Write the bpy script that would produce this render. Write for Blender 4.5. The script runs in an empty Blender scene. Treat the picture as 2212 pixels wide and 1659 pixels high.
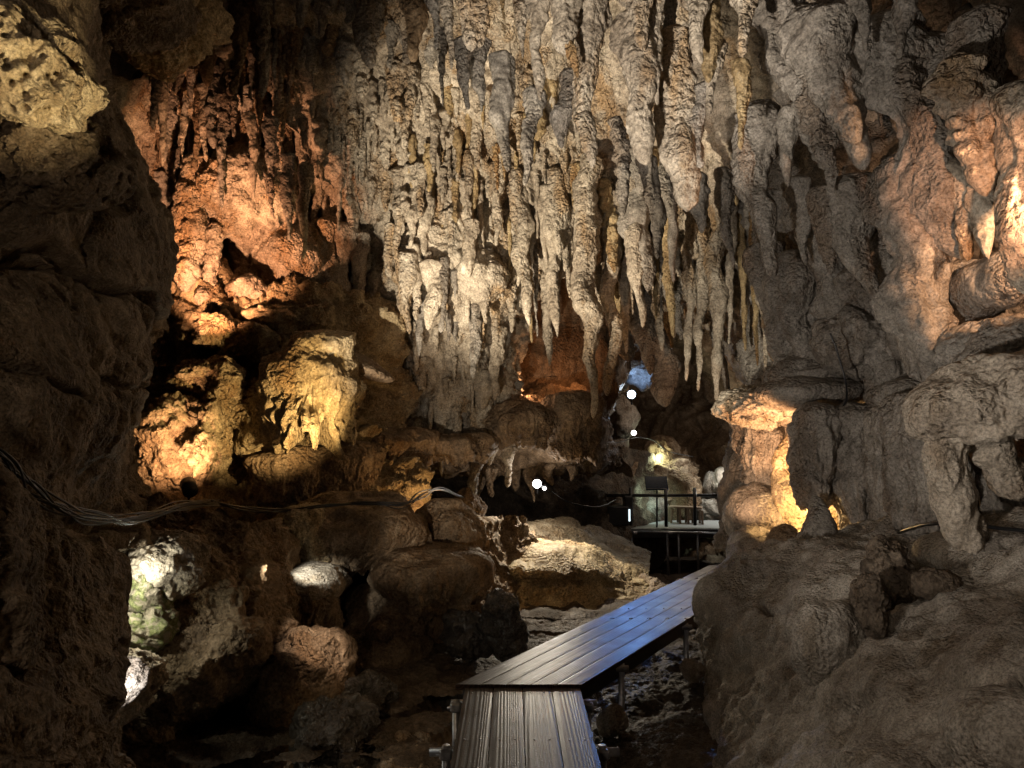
import bpy, math, random
import numpy as np

rng = np.random.default_rng(11)
random.seed(11)
PI = math.pi
SC = bpy.context.scene
COL = SC.collection

# ---------------------------------------------------------------- camera
EYE = np.array([0.0, 0.0, 1.72])
FPX, CU, CV = 1597.0, 1106.0, 829.5
PITCH = math.atan(112.5 / FPX)

def P(u, v, d):
    """world point seen at photo position (u, v) whose distance along +Y is d"""
    u = np.asarray(u, float); v = np.asarray(v, float); d = np.asarray(d, float)
    a = (u - CU) / FPX; b = (CV - v) / FPX
    y = math.cos(PITCH) - b * math.sin(PITCH)
    z = math.sin(PITCH) + b * math.cos(PITCH)
    return np.stack([a / y * d, d, z / y * d], -1) + EYE

cam = bpy.data.cameras.new('camera')
cam.lens = 26.0; cam.sensor_width = 36.0
cam.clip_start = 0.05; cam.clip_end = 200
cam_o = bpy.data.objects.new('camera', cam)
cam_o.location = EYE
cam_o.rotation_euler = (PI / 2 + PITCH, 0, 0)
COL.objects.link(cam_o)
SC.camera = cam_o

# ---------------------------------------------------------------- noise
G16 = np.array([(1,1,0),(-1,1,0),(1,-1,0),(-1,-1,0),(1,0,1),(-1,0,1),(1,0,-1),(-1,0,-1),
                (0,1,1),(0,-1,1),(0,1,-1),(0,-1,-1),(1,1,0),(-1,1,0),(0,-1,1),(0,-1,-1)], np.float32)
def _hash(ix, iy, iz, seed):
    with np.errstate(over='ignore'):
        h = (ix.astype(np.uint32) * np.uint32(0x9E3779B1)) ^ (iy.astype(np.uint32) * np.uint32(0x85EBCA77)) \
            ^ (iz.astype(np.uint32) * np.uint32(0xC2B2AE3D)) ^ np.uint32((seed * 2654435761) & 0xFFFFFFFF)
        h ^= h >> np.uint32(15); h *= np.uint32(0x2C1B3C6D)
        h ^= h >> np.uint32(12); h *= np.uint32(0x297A2D39); h ^= h >> np.uint32(15)
    return h
def perlin(p, seed=0):
    p = p.astype(np.float32)
    i = np.floor(p).astype(np.int32); f = p - i
    w = f * f * f * (f * (f * 6 - 15) + 10)
    out = np.zeros(len(p), np.float32)
    for dx in (0, 1):
        wx = w[:, 0] if dx else 1 - w[:, 0]
        for dy in (0, 1):
            wy = w[:, 1] if dy else 1 - w[:, 1]
            for dz in (0, 1):
                wz = w[:, 2] if dz else 1 - w[:, 2]
                g = G16[_hash(i[:, 0] + dx, i[:, 1] + dy, i[:, 2] + dz, seed) & np.uint32(15)]
                dot = g[:, 0] * (f[:, 0] - dx) + g[:, 1] * (f[:, 1] - dy) + g[:, 2] * (f[:, 2] - dz)
                out += wx * wy * wz * dot
    return out
def fbm(p, o=4, seed=0, gain=.5):
    out = np.zeros(len(p), np.float32); a = 1.0
    for k in range(o):
        out += a * perlin(p * (2.03 ** k) + 17.3 * k, seed + k); a *= gain
    return out
def ridge(p, o=3, seed=0, gain=.5):
    out = np.zeros(len(p), np.float32); a = 1.0; tot = 0
    for k in range(o):
        out += a * (1 - 2.4 * np.abs(perlin(p * (2.07 ** k) + 9.1 * k, seed + k))); tot += a; a *= gain
    return out / tot
def worley(p, seed=0):
    p = p.astype(np.float32)
    i = np.floor(p).astype(np.int32); f = p - i
    d1 = np.full(len(p), 9, np.float32)
    for dx in (-1, 0, 1):
        for dy in (-1, 0, 1):
            for dz in (-1, 0, 1):
                h = _hash(i[:, 0] + dx, i[:, 1] + dy, i[:, 2] + dz, seed)
                rx = (h & np.uint32(1023)).astype(np.float32) / 1023
                ry = ((h >> np.uint32(10)) & np.uint32(1023)).astype(np.float32) / 1023
                rz = ((h >> np.uint32(20)) & np.uint32(1023)).astype(np.float32) / 1023
                d = (f[:, 0] - dx - rx) ** 2 + (f[:, 1] - dy - ry) ** 2 + (f[:, 2] - dz - rz) ** 2
                np.minimum(d1, d, out=d1)
    return np.sqrt(d1)
def sc3(p, x, y, z): return p * np.array([x, y, z], np.float32)
def saw(w):
    s = w - np.floor(w)
    return np.where(s < .8, s / .8, (1 - s) / .2) ** 1.3

def fine_relief(p, seed=0):
    q = p.astype(np.float32)
    msk = np.clip(.5 + 1.6 * perlin(q * 1.3, seed + 70), 0, 1)
    return .030 * ridge(q * 3.3, 3, seed + 60) + .022 * (.55 - worley(q * 11, seed + 61)) * (.3 + msk)
def rock_disp(p, style, s, seed=0, lean=0.0):
    """unit-amplitude displacement at world points p (metres); s is the feature size"""
    q = p.astype(np.float32).copy()
    if lean:
        q[:, 0] += lean * q[:, 2]
    if style == 'curtain':          # hanging fluted masses with scalloped drip folds
        q = q + .35 * s * np.stack([perlin(q / s * .8, seed + 50), perlin(q / s * .8, seed + 51), 0 * q[:, 0]], -1)
        w = worley(sc3(q, 1 / s, 1 / s, .2 / s), seed)
        w2 = worley(sc3(q, 2.6 / s, 2.6 / s, .7 / s), seed + 3)
        fold = saw(q[:, 2] / (.42 * s) + 1.6 * perlin(q / s * 1.2, seed + 4))
        fine = 1 - worley(q * (5.5 / s), seed + 5)
        return (.75 - w) * 1.0 + .30 * (.6 - w2) + .13 * fold + .13 * fine + .5 * fbm(sc3(q, .6 / s, .6 / s, .35 / s), 2, seed + 6)
    if style == 'flow':             # smooth flowstone with fine vertical flutes
        lo = fbm(q * (.7 / s), 3, seed)
        fl = ridge(sc3(q, 3.2 / s, 3.2 / s, .35 / s) + .5 * perlin(q / s, seed + 2)[:, None], 2, seed + 3)
        cr = ridge(q * (2.5 / s), 3, seed + 8)
        return lo * 1.0 + .14 * fl + .08 * cr + .05 * fbm(q * (9 / s), 2, seed + 5)
    if style == 'knob':             # popcorn / botryoidal
        w = worley(q * (1.7 / s), seed); w2 = worley(q * (4.2 / s), seed + 1); w3 = worley(q * (9 / s), seed + 2)
        return .8 * fbm(q * (.7 / s), 3, seed + 3) + .5 * (.6 - w) + .28 * (.6 - w2) + .15 * (.6 - w3)
    if style == 'mound':            # broad creamy mound, dimpled
        lo = fbm(q * (.6 / s), 3, seed)
        pits = np.clip(.35 - worley(q * (3.0 / s), seed + 2), 0, 1)
        fl = ridge(sc3(q, 1.6 / s, 1.0 / s, 1.0 / s), 3, seed + 4)
        return lo + .12 * fl - .28 * pits * (perlin(q / s, seed + 9) + .4) + .07 * fbm(q * (6 / s), 3, seed + 6)
    if style == 'pitted':
        big = np.clip(.45 - worley(q * (1.3 / s), seed), 0, 1); sm = np.clip(.42 - worley(q * (4.5 / s), seed + 1), 0, 1)
        return .8 * fbm(q * (.5 / s), 3, seed + 2) + .2 * ridge(q * (1.4 / s), 3, seed + 3) - 2.0 * big - 1.0 * sm
    # 'rock' : fractured limestone with strata, pits and ledges
    st = saw((q[:, 2] + .25 * q[:, 0]) / (.55 * s) + 1.3 * perlin(q / s * .9, seed + 2))
    pits = np.clip(.42 - worley(q * (3.2 / s), seed + 7), 0, 1)
    r = ridge(q * (1.1 / s), 5, seed + 3, .55)
    crack = np.clip(.10 - np.abs(perlin(q * (.8 / s) + .3 * r[:, None], seed + 12)), 0, 1)
    return .9 * fbm(q * (.5 / s), 3, seed) + .24 * r + .16 * st - .18 * pits * (perlin(q / s, seed + 13) > 0) - 1.6 * crack + .1 * fbm(q * (7 / s), 3, seed + 5)

# ---------------------------------------------------------------- materials
def new_mat(name):
    m = bpy.data.materials.new(name); m.use_nodes = True
    nt = m.node_tree
    for n in list(nt.nodes): nt.nodes.remove(n)
    out = nt.nodes.new('ShaderNodeOutputMaterial')
    b = nt.nodes.new('ShaderNodeBsdfPrincipled')
    nt.links.new(b.outputs[0], out.inputs[0])
    return m, nt, b
def N(nt, t, **kw):
    n = nt.nodes.new(t)
    for k, v in kw.items():
        if k.startswith('i_'): n.inputs[k[2:].replace('_', ' ')].default_value = v
        else: setattr(n, k, v)
    return n
def L(nt, a, b): nt.links.new(a, b)
def ramp(nt, fac, stops):
    r = nt.nodes.new('ShaderNodeValToRGB')
    e = r.color_ramp.elements
    while len(e) > 1: e.remove(e[-1])
    e[0].position = stops[0][0]; e[0].color = (*stops[0][1], 1)
    for p_, c in stops[1:]:
        x = e.new(p_); x.color = (*c, 1)
    L(nt, fac, r.inputs[0]); return r

def rock_mat(name, c_lo, c_mid, c_hi, stain=(.30, .15, .05), stain_amt=.5, fs=1.0, rough=.8, bump=1.0, spec=.3, wet=0.0, streak=0.0):
    m, nt, b = new_mat(name)
    geo = N(nt, 'ShaderNodeNewGeometry')
    big = N(nt, 'ShaderNodeTexNoise', i_Scale=.9 * fs, i_Detail=3.0, i_Roughness=.6)
    L(nt, geo.outputs['Position'], big.inputs['Vector'])
    mid = N(nt, 'ShaderNodeTexNoise', i_Scale=6.0 * fs, i_Detail=5.0, i_Roughness=.7)
    L(nt, geo.outputs['Position'], mid.inputs['Vector'])
    c = ramp(nt, mid.outputs['Fac'], [(.3, c_lo), (.5, c_mid), (.68, c_hi)])
    # iron staining: patches that run down the stone
    mp = N(nt, 'ShaderNodeMapping'); mp.inputs['Scale'].default_value = (2.2 * fs, 2.2 * fs, .6 * fs)
    L(nt, geo.outputs['Position'], mp.inputs['Vector'])
    sn = N(nt, 'ShaderNodeTexNoise', i_Scale=1.0, i_Detail=4.0, i_Roughness=.6)
    L(nt, mp.outputs[0], sn.inputs['Vector'])
    sr = ramp(nt, sn.outputs['Fac'], [(.52, (0, 0, 0)), (.66, (1, 1, 1))])
    ml = N(nt, 'ShaderNodeMath', operation='MULTIPLY'); L(nt, sr.outputs[0], ml.inputs[0]); ml.inputs[1].default_value = stain_amt
    mx = N(nt, 'ShaderNodeMix', data_type='RGBA'); L(nt, ml.outputs[0], mx.inputs[0]); L(nt, c.outputs[0], mx.inputs[6]); mx.inputs[7].default_value = (*stain, 1)
    # grime patches of their own shape
    gr = ramp(nt, big.outputs['Fac'], [(.38, (.55, .52, .5)), (.55, (1, 1, 1))])
    m2 = N(nt, 'ShaderNodeMix', data_type='RGBA', blend_type='MULTIPLY'); m2.inputs[0].default_value = .8
    L(nt, mx.outputs[2], m2.inputs[6]); L(nt, gr.outputs[0], m2.inputs[7])
    sp = N(nt, 'ShaderNodeTexNoise', i_Scale=42.0 * fs, i_Detail=2.0, i_Roughness=.7)
    L(nt, geo.outputs['Position'], sp.inputs['Vector'])
    spr = ramp(nt, sp.outputs['Fac'], [(.34, (.5, .48, .46)), (.5, (1, 1, 1)), (.66, (1.4, 1.36, 1.32))])
    m3 = N(nt, 'ShaderNodeMix', data_type='RGBA', blend_type='MULTIPLY'); m3.inputs[0].default_value = .85
    L(nt, m2.outputs[2], m3.inputs[6]); L(nt, spr.outputs[0], m3.inputs[7])
    L(nt, m3.outputs[2], b.inputs['Base Color'])
    b.inputs['Roughness'].default_value = rough
    b.inputs['Specular IOR Level'].default_value = spec
    if wet > 0:
        wr = ramp(nt, big.outputs['Fac'], [(.45, (rough,) * 3), (.6, (max(.12, rough - wet),) * 3)])
        L(nt, wr.outputs[0], b.inputs['Roughness'])
    # bump: knobs + grain
    vo = N(nt, 'ShaderNodeTexVoronoi', feature='F1', i_Scale=19.0 * fs)
    va = N(nt, 'ShaderNodeVectorMath', operation='MULTIPLY_ADD'); L(nt, mid.outputs['Color'], va.inputs[0]); va.inputs[1].default_value = (.12 / fs,) * 3; L(nt, geo.outputs['Position'], va.inputs[2])
    L(nt, va.outputs[0], vo.inputs['Vector'])
    no = N(nt, 'ShaderNodeTexNoise', i_Scale=26.0 * fs, i_Detail=2.0, i_Roughness=.6)
    L(nt, geo.outputs['Position'], no.inputs['Vector'])
    iv = N(nt, 'ShaderNodeMath', operation='MULTIPLY_ADD'); L(nt, vo.outputs['Distance'], iv.inputs[0]); iv.inputs[1].default_value = -.9; L(nt, no.outputs['Fac'], iv.inputs[2])
    iv0 = iv; iv = N(nt, 'ShaderNodeMath', operation='MULTIPLY_ADD'); L(nt, mid.outputs['Fac'], iv.inputs[0]); iv.inputs[1].default_value = .45; L(nt, iv0.outputs[0], iv.inputs[2])
    bp = N(nt, 'ShaderNodeBump'); bp.inputs['Distance'].default_value = .075 * bump / fs
    bs = N(nt, 'ShaderNodeMapRange'); L(nt, sn.outputs['Fac'], bs.inputs[0]); bs.inputs[1].default_value = .38; bs.inputs[2].default_value = .6; bs.inputs[3].default_value = .22; bs.inputs[4].default_value = .95
    L(nt, bs.outputs[0], bp.inputs['Strength'])
    L(nt, iv.outputs[0], bp.inputs['Height']); L(nt, bp.outputs[0], b.inputs['Normal'])
    return m

MAT = {}
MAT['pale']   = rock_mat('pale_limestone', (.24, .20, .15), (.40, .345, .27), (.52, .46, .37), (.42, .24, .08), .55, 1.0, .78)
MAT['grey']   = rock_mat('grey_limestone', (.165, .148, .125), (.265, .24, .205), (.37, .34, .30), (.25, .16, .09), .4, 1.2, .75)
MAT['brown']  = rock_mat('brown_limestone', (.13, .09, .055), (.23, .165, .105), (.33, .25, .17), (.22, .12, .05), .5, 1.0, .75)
MAT['ochre']  = rock_mat('ochre_calcite', (.20, .14, .07), (.34, .25, .13), (.44, .35, .21), (.32, .15, .05), .6, 1.2, .6)
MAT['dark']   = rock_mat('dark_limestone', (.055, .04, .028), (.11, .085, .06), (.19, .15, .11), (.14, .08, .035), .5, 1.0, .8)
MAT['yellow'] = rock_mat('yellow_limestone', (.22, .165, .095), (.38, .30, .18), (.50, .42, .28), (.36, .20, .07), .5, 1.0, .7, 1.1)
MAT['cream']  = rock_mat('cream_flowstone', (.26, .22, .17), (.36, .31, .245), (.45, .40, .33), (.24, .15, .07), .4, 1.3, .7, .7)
MAT['blackrock'] = rock_mat('wet_black_rock', (.03, .026, .022), (.06, .052, .045), (.12, .105, .095), (.08, .05, .03), .4, 1.4, .5, 1.2, .6, .3)
MAT['gravel'] = rock_mat('wet_gravel', (.035, .026, .018), (.085, .062, .044), (.15, .115, .085), (.09, .055, .03), .4, 2.2, .75, .7, .25, .15)
MAT['stone']  = rock_mat('pale_stone', (.16, .12, .085), (.27, .21, .15), (.40, .33, .26), (.26, .14, .06), .4, 2.0, .6)

MAT['brown_near'] = rock_mat('brown_limestone_close', (.12, .088, .055), (.21, .16, .105), (.31, .245, .17), (.20, .12, .055), .45, 2.1, .75, 1.1)
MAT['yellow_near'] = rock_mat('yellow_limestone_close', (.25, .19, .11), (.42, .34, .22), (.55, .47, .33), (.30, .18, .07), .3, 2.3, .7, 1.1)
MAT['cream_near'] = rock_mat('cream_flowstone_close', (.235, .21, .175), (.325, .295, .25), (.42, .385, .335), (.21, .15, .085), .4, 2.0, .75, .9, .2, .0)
def plain(name, col, rough=.5, metal=0.0, nscale=30, var=.25):
    m, nt, b = new_mat(name)
    no = N(nt, 'ShaderNodeTexNoise', i_Scale=float(nscale), i_Detail=4.0)
    tc = N(nt, 'ShaderNodeTexCoord'); L(nt, tc.outputs['Object'], no.inputs['Vector'])
    lo = tuple(x * (1 - var) for x in col); hi = tuple(min(1, x * (1 + var)) for x in col)
    r = ramp(nt, no.outputs['Fac'], [(.35, lo), (.65, hi)]); L(nt, r.outputs[0], b.inputs['Base Color'])
    b.inputs['Roughness'].default_value = rough; b.inputs['Metallic'].default_value = metal
    return m
def emit(name, col, s):
    m, nt, b = new_mat(name)
    b.inputs['Base Color'].default_value = (.8, .8, .8, 1)
    b.inputs['Emission Color'].default_value = (*col, 1); b.inputs['Emission Strength'].default_value = s
    return m
MAT['steel'] = plain('galvanised_steel', (.33, .33, .34), .42, .8)
MAT['black'] = plain('black_painted_metal', (.02, .02, .022), .45, .2)
MAT['rubber'] = plain('black_cable_rubber', (.008, .008, .009), .38)
MAT['greyrubber'] = plain('grey_cable_sheath', (.12, .12, .125), .35)
MAT['panel'] = plain('dark_sign_panel', (.012, .02, .035), .25)
MAT['benchwood'] = plain('weathered_bench_wood', (.14, .09, .055), .6)
MAT['whiteplastic'] = plain('white_plastic', (.75, .75, .74), .5)

def wood_mat():
    m, nt, b = new_mat('wet_boardwalk_planks')
    tc = N(nt, 'ShaderNodeTexCoord')
    mp = N(nt, 'ShaderNodeMapping'); mp.inputs['Scale'].default_value = (1, .017, 1)
    L(nt, tc.outputs['Object'], mp.inputs['Vector'])
    oi = N(nt, 'ShaderNodeObjectInfo')
    ad = N(nt, 'ShaderNodeVectorMath', operation='MULTIPLY_ADD'); ad.inputs[1].default_value = (7, 5, 3)
    cb = N(nt, 'ShaderNodeCombineXYZ'); 
    for k in range(3): L(nt, oi.outputs['Random'], cb.inputs[k])
    L(nt, cb.outputs[0], ad.inputs[0]); L(nt, mp.outputs[0], ad.inputs[2])
    mpa = N(nt, 'ShaderNodeMapping'); mpa.inputs['Scale'].default_value = (1, 1, 1); L(nt, ad.outputs[0], mpa.inputs['Vector'])
    lw = N(nt, 'ShaderNodeTexNoise', i_Scale=5.0, i_Detail=2.0); L(nt, ad.outputs[0], lw.inputs['Vector'])
    sx = N(nt, 'ShaderNodeSeparateXYZ'); L(nt, ad.outputs[0], sx.inputs[0])
    m1 = N(nt, 'ShaderNodeMath', operation='MULTIPLY'); L(nt, sx.outputs[0], m1.inputs[0]); m1.inputs[1].default_value = 260.0
    m2_ = N(nt, 'ShaderNodeMath', operation='MULTIPLY_ADD'); L(nt, lw.outputs['Fac'], m2_.inputs[0]); m2_.inputs[1].default_value = 75.0; L(nt, m1.outputs[0], m2_.inputs[2])
    m3_ = N(nt, 'ShaderNodeMath', operation='SINE'); L(nt, m2_.outputs[0], m3_.inputs[0])
    wv = N(nt, 'ShaderNodeMath', operation='MULTIPLY_ADD'); L(nt, m3_.outputs[0], wv.inputs[0]); wv.inputs[1].default_value = .35; wv.inputs[2].default_value = .4
    fi = N(nt, 'ShaderNodeTexNoise', i_Scale=90.0, i_Detail=4.0); L(nt, ad.outputs[0], fi.inputs['Vector'])
    mixg = N(nt, 'ShaderNodeMath', operation='MULTIPLY_ADD'); L(nt, fi.outputs['Fac'], mixg.inputs[0]); mixg.inputs[1].default_value = .22; L(nt, wv.outputs[0], mixg.inputs[2])
    c = ramp(nt, mixg.outputs[0], [(.1, (.009, .005, .0035)), (.6, (.028, .016, .011)), (1.0, (.055, .034, .024))])
    L(nt, c.outputs[0], b.inputs['Base Color'])
    pw = N(nt, 'ShaderNodeTexNoise', i_Scale=3.5, i_Detail=4.0); L(nt, tc.outputs['Object'], pw.inputs['Vector'])
    rr = ramp(nt, pw.outputs['Fac'], [(.34, (.44,) * 3), (.66, (.27,) * 3)])
    L(nt, rr.outputs[0], b.inputs['Roughness'])
    b.inputs['Specular IOR Level'].default_value = .15
    b.inputs['Coat Weight'].default_value = .04; b.inputs['Coat Roughness'].default_value = .12
    dr = N(nt, 'ShaderNodeTexVoronoi', feature='F1', i_Scale=48.0); L(nt, tc.outputs['Object'], dr.inputs['Vector'])
    drr = ramp(nt, dr.outputs['Distance'], [(.0, (1,) * 3), (.22, (.8,) * 3), (.36, (0,) * 3)])
    h = N(nt, 'ShaderNodeMath', operation='MULTIPLY_ADD'); L(nt, drr.outputs[0], h.inputs[0]); h.inputs[1].default_value = .45; L(nt, mixg.outputs[0], h.inputs[2])
    bp = N(nt, 'ShaderNodeBump'); bp.inputs['Strength'].default_value = .5; bp.inputs['Distance'].default_value = .002
    L(nt, h.outputs[0], bp.inputs['Height']); L(nt, bp.outputs[0], b.inputs['Normal'])
    L(nt, bp.outputs[0], b.inputs['Coat Normal'])
    return m
MAT['wood'] = wood_mat()

def water_mat():
    m, nt, b = new_mat('shallow_stream_water')
    nt.nodes.remove(b)
    out = [n for n in nt.nodes if n.type == 'OUTPUT_MATERIAL'][0]
    tr = N(nt, 'ShaderNodeBsdfTransparent'); tr.inputs[0].default_value = (.80, .68, .45, 1)
    gl = N(nt, 'ShaderNodeBsdfGlossy'); gl.inputs['Roughness'].default_value = .06
    fr = N(nt, 'ShaderNodeFresnel'); fr.inputs['IOR'].default_value = 1.33
    no = N(nt, 'ShaderNodeTexNoise', i_Scale=6.0, i_Detail=3.0)
    bp = N(nt, 'ShaderNodeBump'); bp.inputs['Strength'].default_value = .25; bp.inputs['Distance'].default_value = .02
    L(nt, no.outputs['Fac'], bp.inputs['Height']); L(nt, bp.outputs[0], gl.inputs['Normal']); L(nt, bp.outputs[0], fr.inputs['Normal'])
    mx = N(nt, 'ShaderNodeMixShader'); L(nt, fr.outputs[0], mx.inputs[0]); L(nt, tr.outputs[0], mx.inputs[1]); L(nt, gl.outputs[0], mx.inputs[2])
    L(nt, mx.outputs[0], out.inputs[0])
    return m
MAT['water'] = water_mat()
def moss_mat():
    m, nt, b = new_mat('green_moss')
    ge = N(nt, 'ShaderNodeNewGeometry'); no = N(nt, 'ShaderNodeTexNoise', i_Scale=9.0, i_Detail=6.0, i_Roughness=.7); L(nt, ge.outputs['Position'], no.inputs['Vector'])
    bp = N(nt, 'ShaderNodeBump'); bp.inputs['Strength'].default_value = 1.0; bp.inputs['Distance'].default_value = .08; L(nt, no.outputs['Fac'], bp.inputs['Height']); L(nt, bp.outputs[0], b.inputs['Normal'])
    r = ramp(nt, no.outputs['Fac'], [(.47, (.28, .24, .18)), (.55, (.11, .13, .04)), (.62, (.30, .30, .15)), (.70, (.34, .30, .22))]); L(nt, r.outputs[0], b.inputs['Base Color'])
    b.inputs['Roughness'].default_value = .9
    return m
MAT['moss'] = moss_mat()

# ---------------------------------------------------------------- object helpers
def link_mesh(name, verts, quads, mat, origin=None, parent=None, tris=None, smooth=True):
    verts = np.asarray(verts, np.float32); quads = np.asarray(quads, np.int32)
    origin = np.zeros(3) if origin is None else np.asarray(origin, float)
    pw = np.zeros(3)
    if parent is not None: pw = np.array(parent['_o'])
    me = bpy.data.meshes.new(name)
    nv = len(verts); nq = len(quads); nt_ = 0 if tris is None else len(tris)
    me.vertices.add(nv); me.vertices.foreach_set('co', (verts - origin).astype(np.float32).ravel())
    me.loops.add(nq * 4 + nt_ * 3)
    idx = quads.ravel()
    starts = np.arange(nq) * 4; tot = np.full(nq, 4)
    if nt_:
        tris = np.asarray(tris, np.int32)
        idx = np.concatenate([idx, tris.ravel()]); starts = np.concatenate([starts, nq * 4 + np.arange(nt_) * 3]); tot = np.concatenate([tot, np.full(nt_, 3)])
    me.loops.foreach_set('vertex_index', idx.astype(np.int32))
    me.polygons.add(nq + nt_)
    me.polygons.foreach_set('loop_start', starts.astype(np.int32)); me.polygons.foreach_set('loop_total', tot.astype(np.int32))
    me.polygons.foreach_set('use_smooth', np.full(nq + nt_, smooth))
    me.update(calc_edges=True)
    me.materials.append(MAT[mat] if isinstance(mat, str) else mat)
    o = bpy.data.objects.new(name, me); COL.objects.link(o)
    if parent is not None:
        o.parent = parent
        o.location = origin - pw
    else: o.location = origin
    o['_o'] = [float(x) for x in origin]
    return o
def tag(o, label=None, cat=None, group=None, kind=None):
    if label: o['label'] = label
    if cat: o['category'] = cat
    if group: o['group'] = group
    if kind: o['kind'] = kind
    return o
def empty(name, loc):
    o = bpy.data.objects.new(name, None); COL.objects.link(o); o.location = loc; o['_o'] = [float(x) for x in loc]
    o.empty_display_size = .1
    return o
def grid_quads(n, m, wrap=False):
    i = np.arange(n - 1)[:, None]; j = np.arange(m if wrap else m - 1)[None, :]
    j2 = (j + 1) % m
    return np.stack([i * m + j, (i + 1) * m + j, (i + 1) * m + j2, i * m + j2], -1).reshape(-1, 4)
def cr(ctrl, n):
    """Catmull-Rom resample along axis 0"""
    k = len(ctrl)
    t = np.linspace(0, k - 1, n); i = np.minimum(t.astype(int), k - 2); f = (t - i)[:, None]
    c = np.concatenate([[2 * ctrl[0] - ctrl[1]], ctrl, [2 * ctrl[-1] - ctrl[-2]]])
    sh = ctrl.shape[1:]; c = c.reshape(len(c), -1)
    a, b, d, e = c[i], c[i + 1], c[i + 2], c[i + 3]
    r = .5 * ((2 * b) + (d - a) * f + (2 * a - 5 * b + 4 * d - e) * f ** 2 + (3 * b - a - 3 * d + e) * f ** 3)
    return r.reshape((n,) + sh)
def resample(rows, n, m):
    W = np.array([[P(*c) for c in r] for r in rows])
    A = cr(W, n)
    return np.transpose(cr(np.transpose(A, (1, 0, 2)), m), (1, 0, 2))
def normals(g, wrap=False):
    du = np.gradient(g, axis=0)
    if wrap: dv = np.roll(g, -1, 1) - np.roll(g, 1, 1)
    else: dv = np.gradient(g, axis=1)
    n = np.cross(du, dv); n /= np.linalg.norm(n, axis=-1, keepdims=True) + 1e-9
    return n
SHEETS = {}
def sheet(name, rows, style, amp, s, mat, step=3.6, seed=0, lean=0.0, extra=None):
    px = np.array(rows, float)
    n = int(np.linalg.norm(np.diff(px[..., :2], axis=0), axis=-1).mean(1).sum() / step) + 8
    m = int(np.linalg.norm(np.diff(px[..., :2], axis=1), axis=-1).mean(0).sum() / step) + 8
    g = resample(rows, n, m)
    nn = normals(g)
    if ((EYE - g) * nn).sum(-1).mean() < 0: nn = -nn
    SHEETS[name] = (g, nn)
    p = g.reshape(-1, 3)
    d = rock_disp(p, style, s, seed, lean) * amp + fine_relief(p, seed) * (1.0 if style != 'mound' else .9) * (.42 if 'near' in name or 'lower' in name else 1)
    if style == 'curtain': d = d + rock_disp(p, 'curtain', s * .42, seed + 7, lean) * amp * .36
    if extra is not None: d = d + extra(p)
    v = p + nn.reshape(-1, 3) * d[:, None]
    o = link_mesh(name, v, grid_quads(n, m), mat)
    tag(o, kind='structure')
    SHEETS[name] = (v.reshape(n, m, 3), nn)
    return o

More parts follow.
